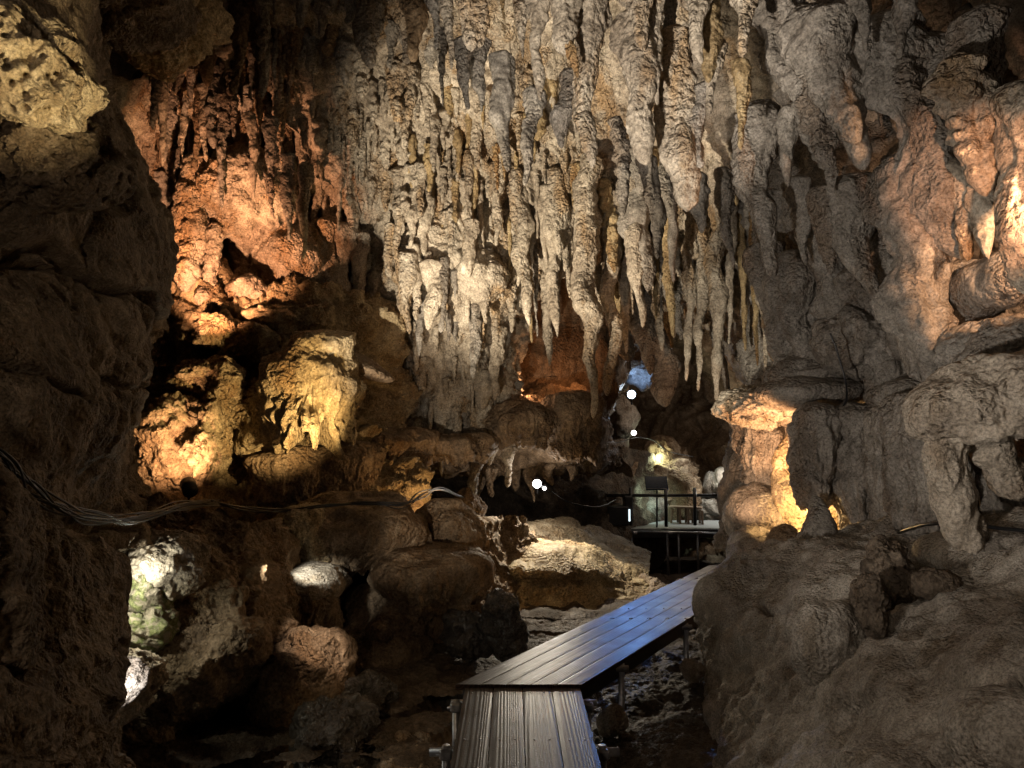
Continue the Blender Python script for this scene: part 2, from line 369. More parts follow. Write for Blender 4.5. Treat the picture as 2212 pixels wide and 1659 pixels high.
STAL = []
def stal(name, base, tip, r0, mat, label=None, group=None, cat='stalactite', seed=0, style='rip', step=None, rt=.16, bend=0.0, fat=.9, lump=.22, flat=1.0, parent=None, spindle=0.0, hand=True):
    """a hanging (or standing) dripstone between two world points"""
    base = np.asarray(base, float); tip = np.asarray(tip, float)
    Lg = np.linalg.norm(tip - base); T = (tip - base) / Lg
    dist = max(2.0, base[1])
    st = step or max(.006, 3.6 * dist / FPX)
    n = max(14, int(Lg / st)); m = int(np.clip(2 * PI * r0 / st, 12, 120))
    t = np.linspace(0, 1, n)
    ref = np.array([0, 1, 0.]); X = np.cross(T, ref); X /= np.linalg.norm(X); Y = np.cross(T, X)
    prof = (rt + (1 - rt) * (1 - t) ** fat)
    # shoulders and necks along the length
    ln = np.stack([t * Lg / (2.6 * r0 + .05) + seed * 3.7, 0 * t + seed * 1.3, 0 * t], -1)
    prof = prof * (1 + lump * 1.6 * perlin(ln, seed))
    if spindle: prof = prof * (1 - spindle * np.clip(1 - t / .5, 0, 1) ** 1.3)
    prof = prof * np.sqrt(np.clip(1 - np.clip((t - (1 - min(.5, r0 * rt * 2.2 / Lg + .02))) / (min(.5, r0 * rt * 2.2 / Lg + .02)), 0, 1) ** 2, 0, 1))
    prof = prof * np.sqrt(np.clip(t / (min(.3, .5 * r0 / Lg)), 0, 1))
    R = r0 * prof
    wob = np.stack([perlin(np.stack([t * Lg * 1.5 + 5.1 * seed, 0 * t + 3.3, 0 * t], -1), seed + 1),
                    perlin(np.stack([t * Lg * 1.5 + 2.1 * seed, 0 * t + 7.3, 0 * t], -1), seed + 2)], -1) * (r0 * .8 * np.sin(PI * np.clip(t, 0, 1))[:, None] + r0 * bend * t[:, None] ** 3)
    a = np.linspace(0, 2 * PI, m, endpoint=False)
    C = base + T * (t * Lg)[:, None] + X * wob[:, :1] + Y * wob[:, 1:]
    dirs = X * np.cos(a)[:, None] + Y * np.sin(a)[:, None] * flat
    g = C[:, None, :] + dirs[None] * R[:, None, None]
    p = g.reshape(-1, 3).astype(np.float32)
    k = R[:, None].repeat(m, 1).ravel() / r0
    q = p + seed * 1.7
    if style == 'rip':
        lam = np.clip(r0 * .9, .05, .16)
        fold = saw(-q[:, 2] / lam + 2.2 * perlin(q / (r0 * 1.6), seed + 3)) - .4
        d = r0 * (.14 * fold * (.4 + .9 * np.abs(perlin(q / (r0 * 1.2), 9)))) + r0 * .42 * fbm(sc3(q, .75 / r0, .75 / r0, .4 / r0), 3, seed + 5) + .018 * (.6 - worley(q * 14, seed))
    elif style == 'knob':
        d = r0 * .55 * (.55 - worley(q * (1.05 / r0), seed)) + r0 * .28 * (.55 - worley(q * (2.6 / r0), seed + 1)) + r0 * .35 * fbm(q * (.7 / r0), 2, seed + 4)
    elif style == 'flute':
        d = r0 * .22 * ridge(sc3(q, 2.2 / r0, 2.2 / r0, .25 / r0) + .4 * perlin(q / r0, 2)[:, None], 2, seed) + r0 * .4 * fbm(sc3(q, .7 / r0, .7 / r0, .5 / r0), 2, seed + 4) + .01 * (.6 - worley(q * 20, seed))
    else:
        d = r0 * .4 * fbm(q * (.6 / r0), 3, seed) + .012 * (.6 - worley(q * 16, seed))
    d = d * np.clip(k * 1.6, 0, 1)
    rad = np.broadcast_to(dirs[None], g.shape).reshape(-1, 3)
    v = p + rad * d[:, None]
    o = link_mesh(name, v, grid_quads(n, m, True), mat, base, parent)
    if name == 'stalactite' and parent is None: STAL.append([Lg * r0 * (FPX / dist) ** 2, o, mat, v, grid_quads(n, m, True), hand])
    return tag(o, label, cat if parent is None else None, group)

def pstal(u0, v0, u1, v1, wpx, d, mat='pale', label=None, group=None, seed=None, tipd=None, **kw):
    seed = int(abs(u0 * 7 + v0 * 3)) % 997 if seed is None else seed
    r = wpx / 2 * d / FPX
    return stal(kw.pop('name', 'stalactite'), P(u0, v0, d), P(u1, v1, tipd or d), r * (1.12 if d < 8 else 1), mat, label, group, seed=seed, **kw)

def blob(name, c, rad, style, amp, s, mat, label=None, cat=None, group=None, seed=0, step=None, pw=2.0, rot=0.0, kind=None, parent=None, tilt=0.0):
    """a rounded boulder or boss: superellipsoid with rock relief; rad = half sizes in metres"""
    c = np.asarray(c, float); rad = np.asarray(rad, float)
    st = step or max(.006, 3.8 * max(2.0, c[1]) / FPX)
    n = int(np.clip(PI * rad.max() / st, 10, 420)); m = int(np.clip(2 * PI * rad.max() / st, 14, 800))
    th = np.linspace(0.001, PI - .001, n)[:, None]; ph = np.linspace(0, 2 * PI, m, endpoint=False)[None]
    f = lambda x, e: np.sign(x) * np.abs(x) ** e
    e = 2.0 / pw
    g = np.stack([f(np.sin(th), e) * f(np.cos(ph), e), f(np.sin(th), e) * f(np.sin(ph), e), f(np.cos(th), e) * np.ones_like(ph)], -1) * rad
    if tilt:
        ca, sa = math.cos(tilt), math.sin(tilt); g = np.stack([g[..., 0] * ca + g[..., 2] * sa, g[..., 1], -g[..., 0] * sa + g[..., 2] * ca], -1)
    if rot:
        ca, sa = math.cos(rot), math.sin(rot); g = np.stack([g[..., 0] * ca - g[..., 1] * sa, g[..., 0] * sa + g[..., 1] * ca, g[..., 2]], -1)
    nn = g / (np.array([rad.max()] * 3) ** 2 if False else (np.linalg.norm(g, axis=-1, keepdims=True) + 1e-9))
    p = (g + c).reshape(-1, 3)
    d = rock_disp(p + seed * 2.3, style, s, seed) * amp + fine_relief(p, seed) * min(1, rad.max() * 1.6) * (1.0 if style in ('rock', 'knob') else .5)
    v = p + nn.reshape(-1, 3) * d[:, None]
    o = link_mesh(name, v, grid_quads(n, m, True), mat, c, parent)
    return tag(o, label, cat, group, kind)
def pblob(name, u, v, d, wpx, hpx, dep, style, amp, s, mat, label=None, cat=None, **kw):
    k = d / FPX / 2
    return blob(name, P(u, v, d), (wpx * k, dep, hpx * k), style, amp, s, mat, label, cat, **kw)

def bell(name, u0, u1, v0, v1, d, dep, mat, label=None, cat='flowstone drapery', flutes=.16, seed=0, ragged=.25, dome=.3, foot=.75, style='flow', group=None, amp=.1, lam=None, parent=None, tipd=None):
    """a hanging bell or curtain of flowstone: domed top, fluted sides, ragged lower hem closed underneath"""
    top = P((u0 + u1) / 2, v0, d); bot = P((u0 + u1) / 2, v1, tipd or d); W = (u1 - u0) / 2 * d / FPX
    H = top[2] - bot[2]
    st = max(.007, 2.3 * d / FPX)
    m = int(np.clip(PI * (W + dep) / st, 24, 700)); n1 = int(H * 1.3 / st) + 10; n2 = 10
    a = np.linspace(0, 2 * PI, m, endpoint=False)
    t = np.linspace(0, 1, n1)
    r = np.where(t < dome, np.sqrt(np.clip(1 - (1 - t / dome) ** 2, 0, 1)), 1 - (1 - foot) * ((t - dome) / (1 - dome)) ** 1.5)
    ca = np.stack([np.cos(a) * W, np.sin(a) * dep], -1)
    lamm = lam or .16 * W + .02
    base3 = np.stack([ca[:, 0] / lamm, ca[:, 1] / lamm, 0 * a + seed], -1)
    hem = ragged * H * (fbm(base3 * .5, 3, seed + 9) + .35 * (.5 - worley(base3 * .9, seed + 4)))
    z = top[2] - t[:, None] * (H - hem[None] * 0) - hem[None] * t[:, None] ** 2
    x = top[0] + (bot[0] - top[0]) * t[:, None] ** 1.5 + r[:, None] * ca[None, :, 0]
    y = d + ((tipd or d) - d) * t[:, None] + r[:, None] * ca[None, :, 1]
    g = np.stack([x, y, z], -1)
    # underside
    t2 = np.linspace(0, 1, n2 + 1)[1:]
    c = g[-1].mean(0)
    und = g[-1][None] + (c[None, None] - g[-1][None]) * t2[:, None, None] * .98 + np.array([0, 0, 1.]) * (np.sin(t2 * PI / 2) * .25 * H * .5)[:, None, None]
    g = np.concatenate([g, und])
    p = g.reshape(-1, 3)
    n = len(g)
    tt = np.concatenate([t, np.ones(n2)])[:, None].repeat(m, 1).ravel(); rr = np.concatenate([r, np.linspace(foot, 0, n2)])[:, None].repeat(m, 1).ravel()
    out = np.broadcast_to(np.stack([np.cos(a), np.sin(a), 0 * a], -1)[None], (n, m, 3)).reshape(-1, 3)
    warp = perlin(p / (lamm * 5), seed + 1)
    q = sc3(p, 1 / lamm, 1 / lamm, .10 / lamm) + .6 * warp[:, None]
    fl = (.35 - ridge(q, 2, seed + 2)) * W * flutes * 1.7 * np.clip((tt - dome * .55) * 2.2, .15, 1) * np.clip(rr, 0, 1)
    lo = rock_disp(p, style, max(.25, W), seed + 5) * amp * min(1.0, W * 2) + fine_relief(p, seed) * .6 * min(1.0, W * 2)
    lo = lo + .30 * W * fbm(p / (W * 1.5) + seed * 5.1, 2, seed + 21) + .10 * W * ridge(p / (W * .7) + seed, 2, seed + 22)
    v = p + out * (fl + lo)[:, None] + np.array([0, 0, 1.]) * (lo * (1 - tt) * .6)[:, None]
    o = link_mesh(name, v, grid_quads(n, m, True), mat, top, parent)
    return tag(o, label, cat if parent is None else None, group)

def tube(name, pts, r, mat, parent=None, m=10, origin=None, n=None):
    pts = np.asarray(pts, float)
    n = n or max(2, len(pts) * 8) if len(pts) > 2 else 2
    c = cr(pts, n) if len(pts) > 2 else pts
    T = np.gradient(c, axis=0); T /= np.linalg.norm(T, axis=1, keepdims=True) + 1e-9
    ref = np.array([0, 0, 1.]) if abs(T[0][2]) < .9 else np.array([1., 0, 0])
    X = np.cross(T, ref); X /= np.linalg.norm(X, axis=1, keepdims=True) + 1e-9; Y = np.cross(T, X)
    a = np.linspace(0, 2 * PI, m, endpoint=False)
    g = c[:, None] + r * (X[:, None] * np.cos(a)[None, :, None] + Y[:, None] * np.sin(a)[None, :, None])
    g = np.concatenate([c[None, :1].repeat(m, 1), g, c[None, -1:].repeat(m, 1)])
    return link_mesh(name, g.reshape(-1, 3), grid_quads(len(g), m, True), mat, origin if origin is not None else c[0], parent)
def boxm(name, c, size, mat, parent=None, rot=(0, 0, 0), bev=.004):
    import mathutils
    c = np.asarray(c, float); hx, hy, hz = np.asarray(size) / 2.0
    # chamfered box: 24 verts
    b = min(bev, hx * .4, hy * .4, hz * .4); V = []
    for sx in (-1, 1):
        for sy in (-1, 1):
            for sz in (-1, 1):
                V += [(sx * hx, sy * (hy - b), sz * (hz - b)), (sx * (hx - b), sy * hy, sz * (hz - b)), (sx * (hx - b), sy * (hy - b), sz * hz)]
    import bmesh
    bm = bmesh.new()
    for v in V: bm.verts.new(v)
    bmesh.ops.convex_hull(bm, input=bm.verts)
    bmesh.ops.dissolve_limit(bm, angle_limit=.01, verts=bm.verts, edges=bm.edges)
    me = bpy.data.meshes.new(name); bm.to_mesh(me); bm.free()
    me.transform(mathutils.Euler(rot).to_matrix().to_4x4())
    me.materials.append(MAT[mat] if isinstance(mat, str) else mat)
    o = bpy.data.objects.new(name, me); COL.objects.link(o)
    if parent is not None: o.parent = parent; o.location = c - np.array(parent['_o'])
    else: o.location = c
    o['_o'] = [float(x) for x in c]
    return o

# ================================================================= CAVE SHELL
CEIL = [
 [(200,-700,4.8),(650,-760,4.8),(1050,-800,4.8),(1400,-800,4.7),(1750,-780,4.5),(2050,-760,4.2),(2500,-760,3.8)],
 [(280,-220,7.6),(680,-260,7.6),(1050,-320,7.6),(1400,-320,7.4),(1750,-300,6.9),(2050,-280,6.3),(2500,-260,5.5)],
 [(330,60,9.4),(690,40,9.4),(1050,-10,9.5),(1400,-10,9.3),(1750,0,8.4),(2060,20,7.5),(2500,40,6.6)],
 [(300,250,10.3),(690,270,10.3),(1050,270,10.6),(1400,290,10.5),(1740,300,9.2),(2060,300,7.9),(2500,300,6.9)],
 [(640,330,10.8),(780,430,10.9),(1050,450,11.1),(1380,500,11.1),(1620,540,10.6),(2060,520,8.1),(2500,520,7.0)],
 [(660,400,11.4),(820,470,11.4),(1060,540,11.6),(1370,600,11.9),(1600,680,11.5),(2000,600,8.7),(2500,620,7.2)],
 [(690,380,13.0),(830,460,13.0),(1080,520,13.4),(1380,600,14.0),(1600,690,14.0),(1950,640,10.5),(2500,640,8.8)],
]
sheet('cave_ceiling', CEIL, 'curtain', .30, .42, 'pale', seed=3, lean=.12)

LA = [[(180,140,9.0),(400,160,9.6),(550,180,9.9),(760,240,10.6)],
      [(180,300,9.9),(400,300,10.5),(550,300,10.7),(760,330,11.2)],
      [(180,430,10.5),(400,430,11.0),(550,430,10.9),(760,430,11.4)],
      [(180,560,10.9),(400,560,11.4),(550,550,11.2),(760,560,11.7)],
      [(180,680,10.5),(400,660,10.6),(550,660,10.6),(760,680,11.3)]]
sheet('cave_wall_alcove', LA, 'flow', .42, .55, 'pale', seed=8)
LB = [[(200,640,10.9),(400,636,10.9),(560,640,11),(720,640,11.2),(900,700,12)],
      [(200,665,10.0),(400,650,10.0),(560,655,10.1),(720,668,10.3),(880,780,11.6)],
      [(200,850,9.7),(400,850,9.8),(560,850,10.0),(720,870,10.3),(880,900,11.3)],
      [(200,1000,9.2),(400,1010,9.4),(560,1010,9.6),(720,1010,10.0),(900,1010,10.9)],
      [(200,1120,8.9),(400,1120,8.9),(560,1120,9.2),(720,1120,9.6),(920,1110,10.5)]]
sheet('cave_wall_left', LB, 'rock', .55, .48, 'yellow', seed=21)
CW = [[(600,380,11.5),(800,430,11.2),(950,450,11.1),(1100,450,11.2),(1250,470,11.7)],
      [(640,560,11.6),(800,560,11.3),(950,560,10.9),(1080,580,11.2),(1160,620,12.6)],
      [(690,700,12.0),(800,700,11.6),(930,700,11.3),(1050,720,11.6),(1120,760,13.2)],
      [(740,850,12.1),(830,850,11.9),(930,850,11.7),(1040,850,12.0),(1110,880,13.3)],
      [(780,980,12.2),(860,980,12.2),(960,980,12.3),(1070,970,12.6),(1180,960,13.6)]]
sheet('cave_wall_centre', CW, 'curtain', .26, .34, 'pale', seed=31, lean=.05)
BW = [[(980,540,14.4),(1150,540,15.0),(1300,540,15.5),(1420,560,16.0),(1480,560,19)],
      [(980,760,14.0),(1150,760,14.6),(1250,760,14.8),(1340,780,15.4),(1370,780,18)],
      [(900,850,13.4),(1100,840,14.4),(1200,830,14.6),(1300,840,14.8),(1330,840,18)],
      [(850,890,12.8),(1060,885,12.9),(1180,868,13.0),(1270,880,13.4),(1310,900,16)],
      [(850,930,12.5),(1060,925,12.7),(1180,925,12.9),(1270,925,13.3),(1310,940,16)],
      [(850,990,12.9),(1060,985,13.3),(1180,985,13.5),(1270,990,13.9),(1330,990,16)],
      [(850,1010,14.2),(1060,1010,14.8),(1180,1010,15.0),(1280,1010,15.4),(1360,1010,17)],
      [(850,1010,16.5),(1060,1010,17),(1180,1010,17),(1280,1010,17.3),(1380,1010,18)]]
sheet('cave_wall_back', BW, 'flow', .30, .5, 'brown', seed=41)
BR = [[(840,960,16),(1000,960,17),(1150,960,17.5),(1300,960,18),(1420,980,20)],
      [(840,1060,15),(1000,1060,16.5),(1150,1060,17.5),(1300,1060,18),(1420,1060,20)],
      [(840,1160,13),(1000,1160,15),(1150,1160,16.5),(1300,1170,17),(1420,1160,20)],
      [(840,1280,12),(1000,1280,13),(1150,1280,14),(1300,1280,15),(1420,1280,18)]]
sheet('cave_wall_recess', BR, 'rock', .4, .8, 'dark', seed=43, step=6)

LW = [[(-700,-400,2.0),(-200,-420,2.6),(60,-420,3.4),(154,-400,4.4),(194,-400,7.4)],
      [(-700,-20,2.2),(-200,-20,2.9),(60,-10,3.5),(139,20,4.3),(189,0,7)],
      [(-700,150,2.2),(-200,150,2.8),(60,170,3.4),(144,190,4.2),(164,200,7)],
      [(-700,300,2.3),(-200,300,2.9),(60,300,3.5),(224,330,4.6),(254,330,7)],
      [(-700,450,2.3),(-200,450,3.0),(100,450,3.7),(309,470,4.9),(304,470,7.4)],
      [(-700,600,2.2),(-200,600,2.9),(100,600,3.6),(319,610,5.0),(304,610,7.5)],
      [(-700,760,2.1),(-200,760,2.8),(100,760,3.5),(299,770,4.9),(279,770,7.5)],
      [(-700,900,2.1),(-200,900,2.8),(90,920,3.5),(274,930,4.9),(254,930,7.5)],
      [(-700,1040,2.0),(-200,1040,2.8),(70,1060,3.6),(264,1050,5.0),(274,1050,7.5)],
      [(-700,1180,2.0),(-200,1180,2.8),(100,1200,3.9),(314,1180,5.4),(344,1180,7.5)]]
def wall_cracks(p):
    n1 = .10 * fbm(p * 1.7, 3, 301); n2 = .22 * fbm(p * 1.1, 3, 302)
    out = np.zeros(len(p))
    for z0, k, w in ((2.60, .0, .022), (1.95, .25, .014), (1.2, -.35, .018), (3.35, .3, .025), (.75, .5, .014)):
        out -= .11 * np.exp(-(((p[:, 2] - z0) + k * (p[:, 0] + 2.2) + n1) / w) ** 2)
    for x0, k in ((-2.05, .12), (-2.5, -.3)):
        out -= .09 * np.exp(-(((p[:, 0] - x0) + k * (p[:, 2] - 2) + n2 * .6) / .018) ** 2) * (p[:, 2] < 2.6)
    led = np.clip((p[:, 2] + n1 - 2.60) / .05, 0, 1)
    return out + .10 * led
sheet('cave_wall_near', LW, 'rock', .24, .8, 'brown_near', seed=51, extra=wall_cracks)
LN = [[(-700,820,1.5),(-300,900,1.8),(-40,1040,2.4),(68,1150,3.1),(138,1190,5)],
      [(-700,1100,1.5),(-300,1120,1.8),(60,1180,2.6),(223,1200,3.5),(248,1220,5)],
      [(-700,1300,1.5),(-300,1300,1.8),(60,1330,2.5),(216,1330,3.4),(208,1340,5)],
      [(-700,1430,1.5),(-300,1430,1.8),(60,1440,2.5),(193,1440,3.3),(183,1440,5)],
      [(-700,1550,1.5),(-300,1550,1.8),(60,1550,2.5),(180,1550,3.3),(173,1550,5)],
      [(-700,1680,1.5),(-300,1680,1.8),(60,1690,2.5),(228,1690,3.2),(228,1690,5)],
      [(-700,1900,1.4),(-300,1900,1.7),(60,1900,2.3),(268,1900,3.0),(278,1900,5)]]
sheet('cave_wall_lower', LN, 'rock', .17, .5, 'brown_near', seed=61)
LM = [[(150,1060,7.2),(330,1100,6.9),(450,1105,6.9),(560,1120,7.0),(610,1130,8.4)],
      [(150,1200,6.3),(330,1210,6.2),(450,1210,6.2),(570,1210,6.5),(625,1220,8.2)],
      [(150,1330,6.0),(330,1330,5.9),(470,1330,5.8),(590,1330,6.2),(640,1340,8.0)],
      [(150,1440,5.7),(330,1440,5.6),(460,1440,5.5),(565,1420,6.0),(600,1440,8.0)],
      [(150,1540,5.5),(320,1540,5.6),(400,1530,6.1),(470,1520,7.0),(520,1510,8.5)],
      [(150,1640,5.2),(290,1640,5.5),(350,1640,6.0),(420,1640,7.0),(480,1620,8.5)],
      [(150,1800,4.6),(300,1800,4.9),(350,1780,5.4),(420,1760,6.4),(480,1740,8)]]
sheet('cave_wall_side', LM, 'rock', .26, .5, 'brown', seed=71)
LK = [[(520,1080,9.7),(800,1080,10.0),(1030,1110,10.8),(1180,1160,12.5)],
      [(520,1250,8.9),(800,1250,9.3),(1030,1250,9.9),(1200,1260,11.5)],
      [(520,1380,8.2),(800,1380,8.7),(1030,1350,9.4),(1200,1330,10.4)],
      [(520,1480,7.9),(800,1450,8.3),(1030,1400,8.8),(1200,1360,9.6)],
      [(520,1560,7.6),(800,1500,8.0),(1030,1440,8.6),(1200,1400,9.4)]]
sheet('cave_wall_foot', LK, 'rock', .3, .55, 'brown', seed=81)

RS = [[(960,1140,13.6),(1060,1138,13.7),(1150,1122,13.8),(1260,1140,13.8),(1400,1205,14.2)],
      [(960,1180,12.2),(1060,1180,12.2),(1150,1166,12.3),(1260,1182,12.3),(1400,1222,12.8)],
      [(960,1230,10.9),(1060,1226,10.7),(1150,1226,10.5),(1260,1226,10.6),(1400,1256,11.4)],
      [(960,1290,10.6),(1060,1280,10.5),(1160,1272,10.4),(1280,1268,10.5),(1420,1276,11.2)],
      [(960,1400,9.6),(1060,1380,9.7),(1160,1350,9.8),(1290,1330,10.0),(1440,1305,10.6)]]
sheet('rock_slope', RS, 'rock', .17, .55, 'yellow', seed=91)

RW = [[(1340,120,13.0),(1530,120,12.4),(1700,130,10.4),(1880,140,9.6),(2080,160,8.8),(2500,160,7.6)],
      [(1380,420,12.5),(1560,380,11.2),(1700,380,8.8),(1880,380,8.1),(2080,380,7.3),(2500,380,6.0)],
      [(1480,620,13.5),(1600,620,11.6),(1720,610,9.3),(1880,600,8.4),(2080,600,7.4),(2500,600,6.0)],
      [(1600,760,13.5),(1650,770,11.0),(1740,760,9.2),(1890,760,8.3),(2080,760,7.3),(2500,760,6.0)],
      [(1640,850,13.0),(1650,840,10.6),(1750,830,8.9),(1890,830,8.2),(2080,830,7.2),(2500,830,5.9)],
      [(1640,930,13.0),(1600,940,11.0),(1740,930,10.2),(1890,930,9.4),(2080,930,8.5),(2500,930,7.2)],
      [(1640,1190,12.5),(1590,1190,10.8),(1740,1190,10.0),(1890,1190,9.2),(2080,1190,8.4),(2500,1190,7.2)]]
sheet('cave_wall_right', RW, 'curtain', .24, .42, 'grey', seed=101, lean=.2)
RM = [[(1680,1120,10.0),(1626,1130,8.6),(1698,1150,7.8),(1800,1150,7.2),(1950,1140,6.5),(2120,1132,5.8),(2500,1130,5.0)],
      [(1640,1200,9.2),(1586,1200,7.5),(1658,1220,6.7),(1780,1230,6.1),(1930,1215,5.6),(2120,1180,5.1),(2500,1180,4.3)],
      [(1620,1280,8.4),(1556,1285,6.7),(1628,1320,5.9),(1760,1330,5.2),(1920,1310,4.75),(2120,1280,4.3),(2500,1280,3.5)],
      [(1620,1360,7.6),(1566,1355,6.4),(1628,1420,5.5),(1740,1430,4.75),(1910,1420,4.15),(2120,1390,3.6),(2500,1390,2.9)],
      [(1600,1480,7.0),(1561,1470,6.0),(1608,1530,5.1),(1720,1540,4.25),(1900,1530,3.6),(2120,1500,3.1),(2500,1510,2.4)],
      [(1570,1620,6.2),(1534,1600,5.3),(1588,1640,4.6),(1700,1650,3.8),(1890,1650,3.2),(2120,1650,2.7),(2500,1650,2.0)],
      [(1500,1800,5.4),(1484,1780,4.7),(1538,1800,4.0),(1660,1800,3.4),(1860,1800,2.8),(2120,1800,2.3),(2500,1800,1.7)]]
def mound_crack(p):
    out = np.zeros(len(p))
    for pts in ([(2290, 1360, 2.9), (2208, 1411, 3.0), (2168, 1508, 2.9), (2082, 1555, 2.9), (2010, 1613, 2.8)], [(1640, 1300, 5.9), (1690, 1345, 5.5), (1745, 1330, 5.3)], [(1800, 1560, 3.95), (1860, 1530, 3.8), (1910, 1545, 3.7)]):
        W = np.array([P(*c) for c in pts]); best = np.full(len(p), 9.0)
        q = p + .05 * np.stack([perlin(p * 5, 401), perlin(p * 5, 402), perlin(p * 5, 403)], -1)
        for A_, B_ in zip(W[:-1], W[1:]):
            A2, B2 = A_[:2], B_[:2]
            t = np.clip(((q[:, :2] - A2) @ (B2 - A2)) / ((B2 - A2) @ (B2 - A2)), 0, 1)[:, None]
            best = np.minimum(best, np.linalg.norm(q[:, :2] - (A2 + (B2 - A2) * t), axis=1))
        out -= .10 * np.exp(-(best / .022) ** 2)
    return out + .035 * ridge(sc3(p, 2.2, 5, 5), 3, 404) - .05 * np.clip(.40 - worley(p * 7, 405), 0, 1) * 3 * (perlin(p * 1.2, 406) > .05)
sheet('rock_mound', RM, 'mound', .22, .6, 'cream_near', seed=111, step=3.0, extra=mound_crack)

FW = [[(1150,560,20),(1300,560,20),(1450,600,19),(1600,640,17),(1750,700,14)],
      [(1150,720,24),(1300,720,23),(1450,730,22),(1600,760,19),(1750,780,15)],
      [(1150,860,26),(1300,860,25),(1450,860,24),(1600,880,21),(1750,860,16)],
      [(1150,980,26),(1300,980,24),(1450,1000,23),(1600,990,20.5),(1750,980,16)],
      [(1150,1100,25),(1300,1090,23),(1450,1100,22.5),(1600,1090,20.5),(1750,1080,16)],
      [(1150,1260,22),(1300,1260,21),(1450,1250,20.5),(1600,1240,19),(1750,1240,15)]]
sheet('cave_wall_far', FW, 'rock', .7, 1.3, 'brown', seed=121, step=4)

# ground sheet (terrain that drops away towards the far chamber)
def ground():
    n, m = 900, 760
    y = np.concatenate([np.linspace(-4, 3.4, 60), np.linspace(3.4, 9.5, 600)[1:], np.linspace(9.5, 27, 241)])[:, None] * np.ones((1, m))
    x = np.concatenate([np.linspace(-9, -2.6, 90), np.linspace(-2.6, 3.6, 560)[1:], np.linspace(3.6, 11, 111)])[None] * np.ones((n, 1))
    z = -.56 - 1.05 * np.clip((y - 10.5) / 4, 0, 1)
    ax = np.where(y < 5.2, 0.06, .06 + (y - 5.2) * .63)
    # stream bed to the left of the walk, gravel shelf to the right
    z = z - .10 * np.exp(-((x - (ax - 1.25)) / .75) ** 2) * (y < 9) + .10 * np.clip((x - ax - .55) * 1.2, 0, 1)
    p = np.stack([x, y, z], -1).reshape(-1, 3)
    d = .10 * fbm(p * 1.1, 4, 5) + .035 * (.6 - worley(p * 6, 3)) + .022 * (.6 - worley(p * 14, 4)) + .015 * (.6 - worley(p * 30, 6))
    p[:, 2] += d
    o = link_mesh('ground', p, grid_quads(n, m), 'gravel'); tag(o, kind='structure')
ground()
def water():
    n = 40
    x = np.linspace(-4.5, .2, n)[None] * np.ones((n, 1)); y = np.linspace(2.5, 6.9, n)[:, None] * np.ones((1, n))
    z = x * 0 - .615
    o = link_mesh('stream_water', np.stack([x, y, z], -1).reshape(-1, 3), grid_quads(n, n), 'water'); tag(o, kind='structure')
water()
# shell behind and over the camera so that light does not leak from outside
def shell():
    n, m = 60, 90
    th = np.linspace(.02, PI / 2 + .35, n)[:, None]; ph = np.linspace(0, 2 * PI, m, endpoint=False)[None]
    g = np.stack([13 * np.sin(th) * np.cos(ph), 10 + 19 * np.sin(th) * np.sin(ph), -1 + 11 * np.cos(th) * np.ones_like(ph)], -1).reshape(-1, 3)
    g = g + .5 * fbm(g * .4, 3, 9)[:, None]
    o = link_mesh('cave_vault', g, grid_quads(n, m, True), 'brown'); tag(o, kind='structure')
shell()

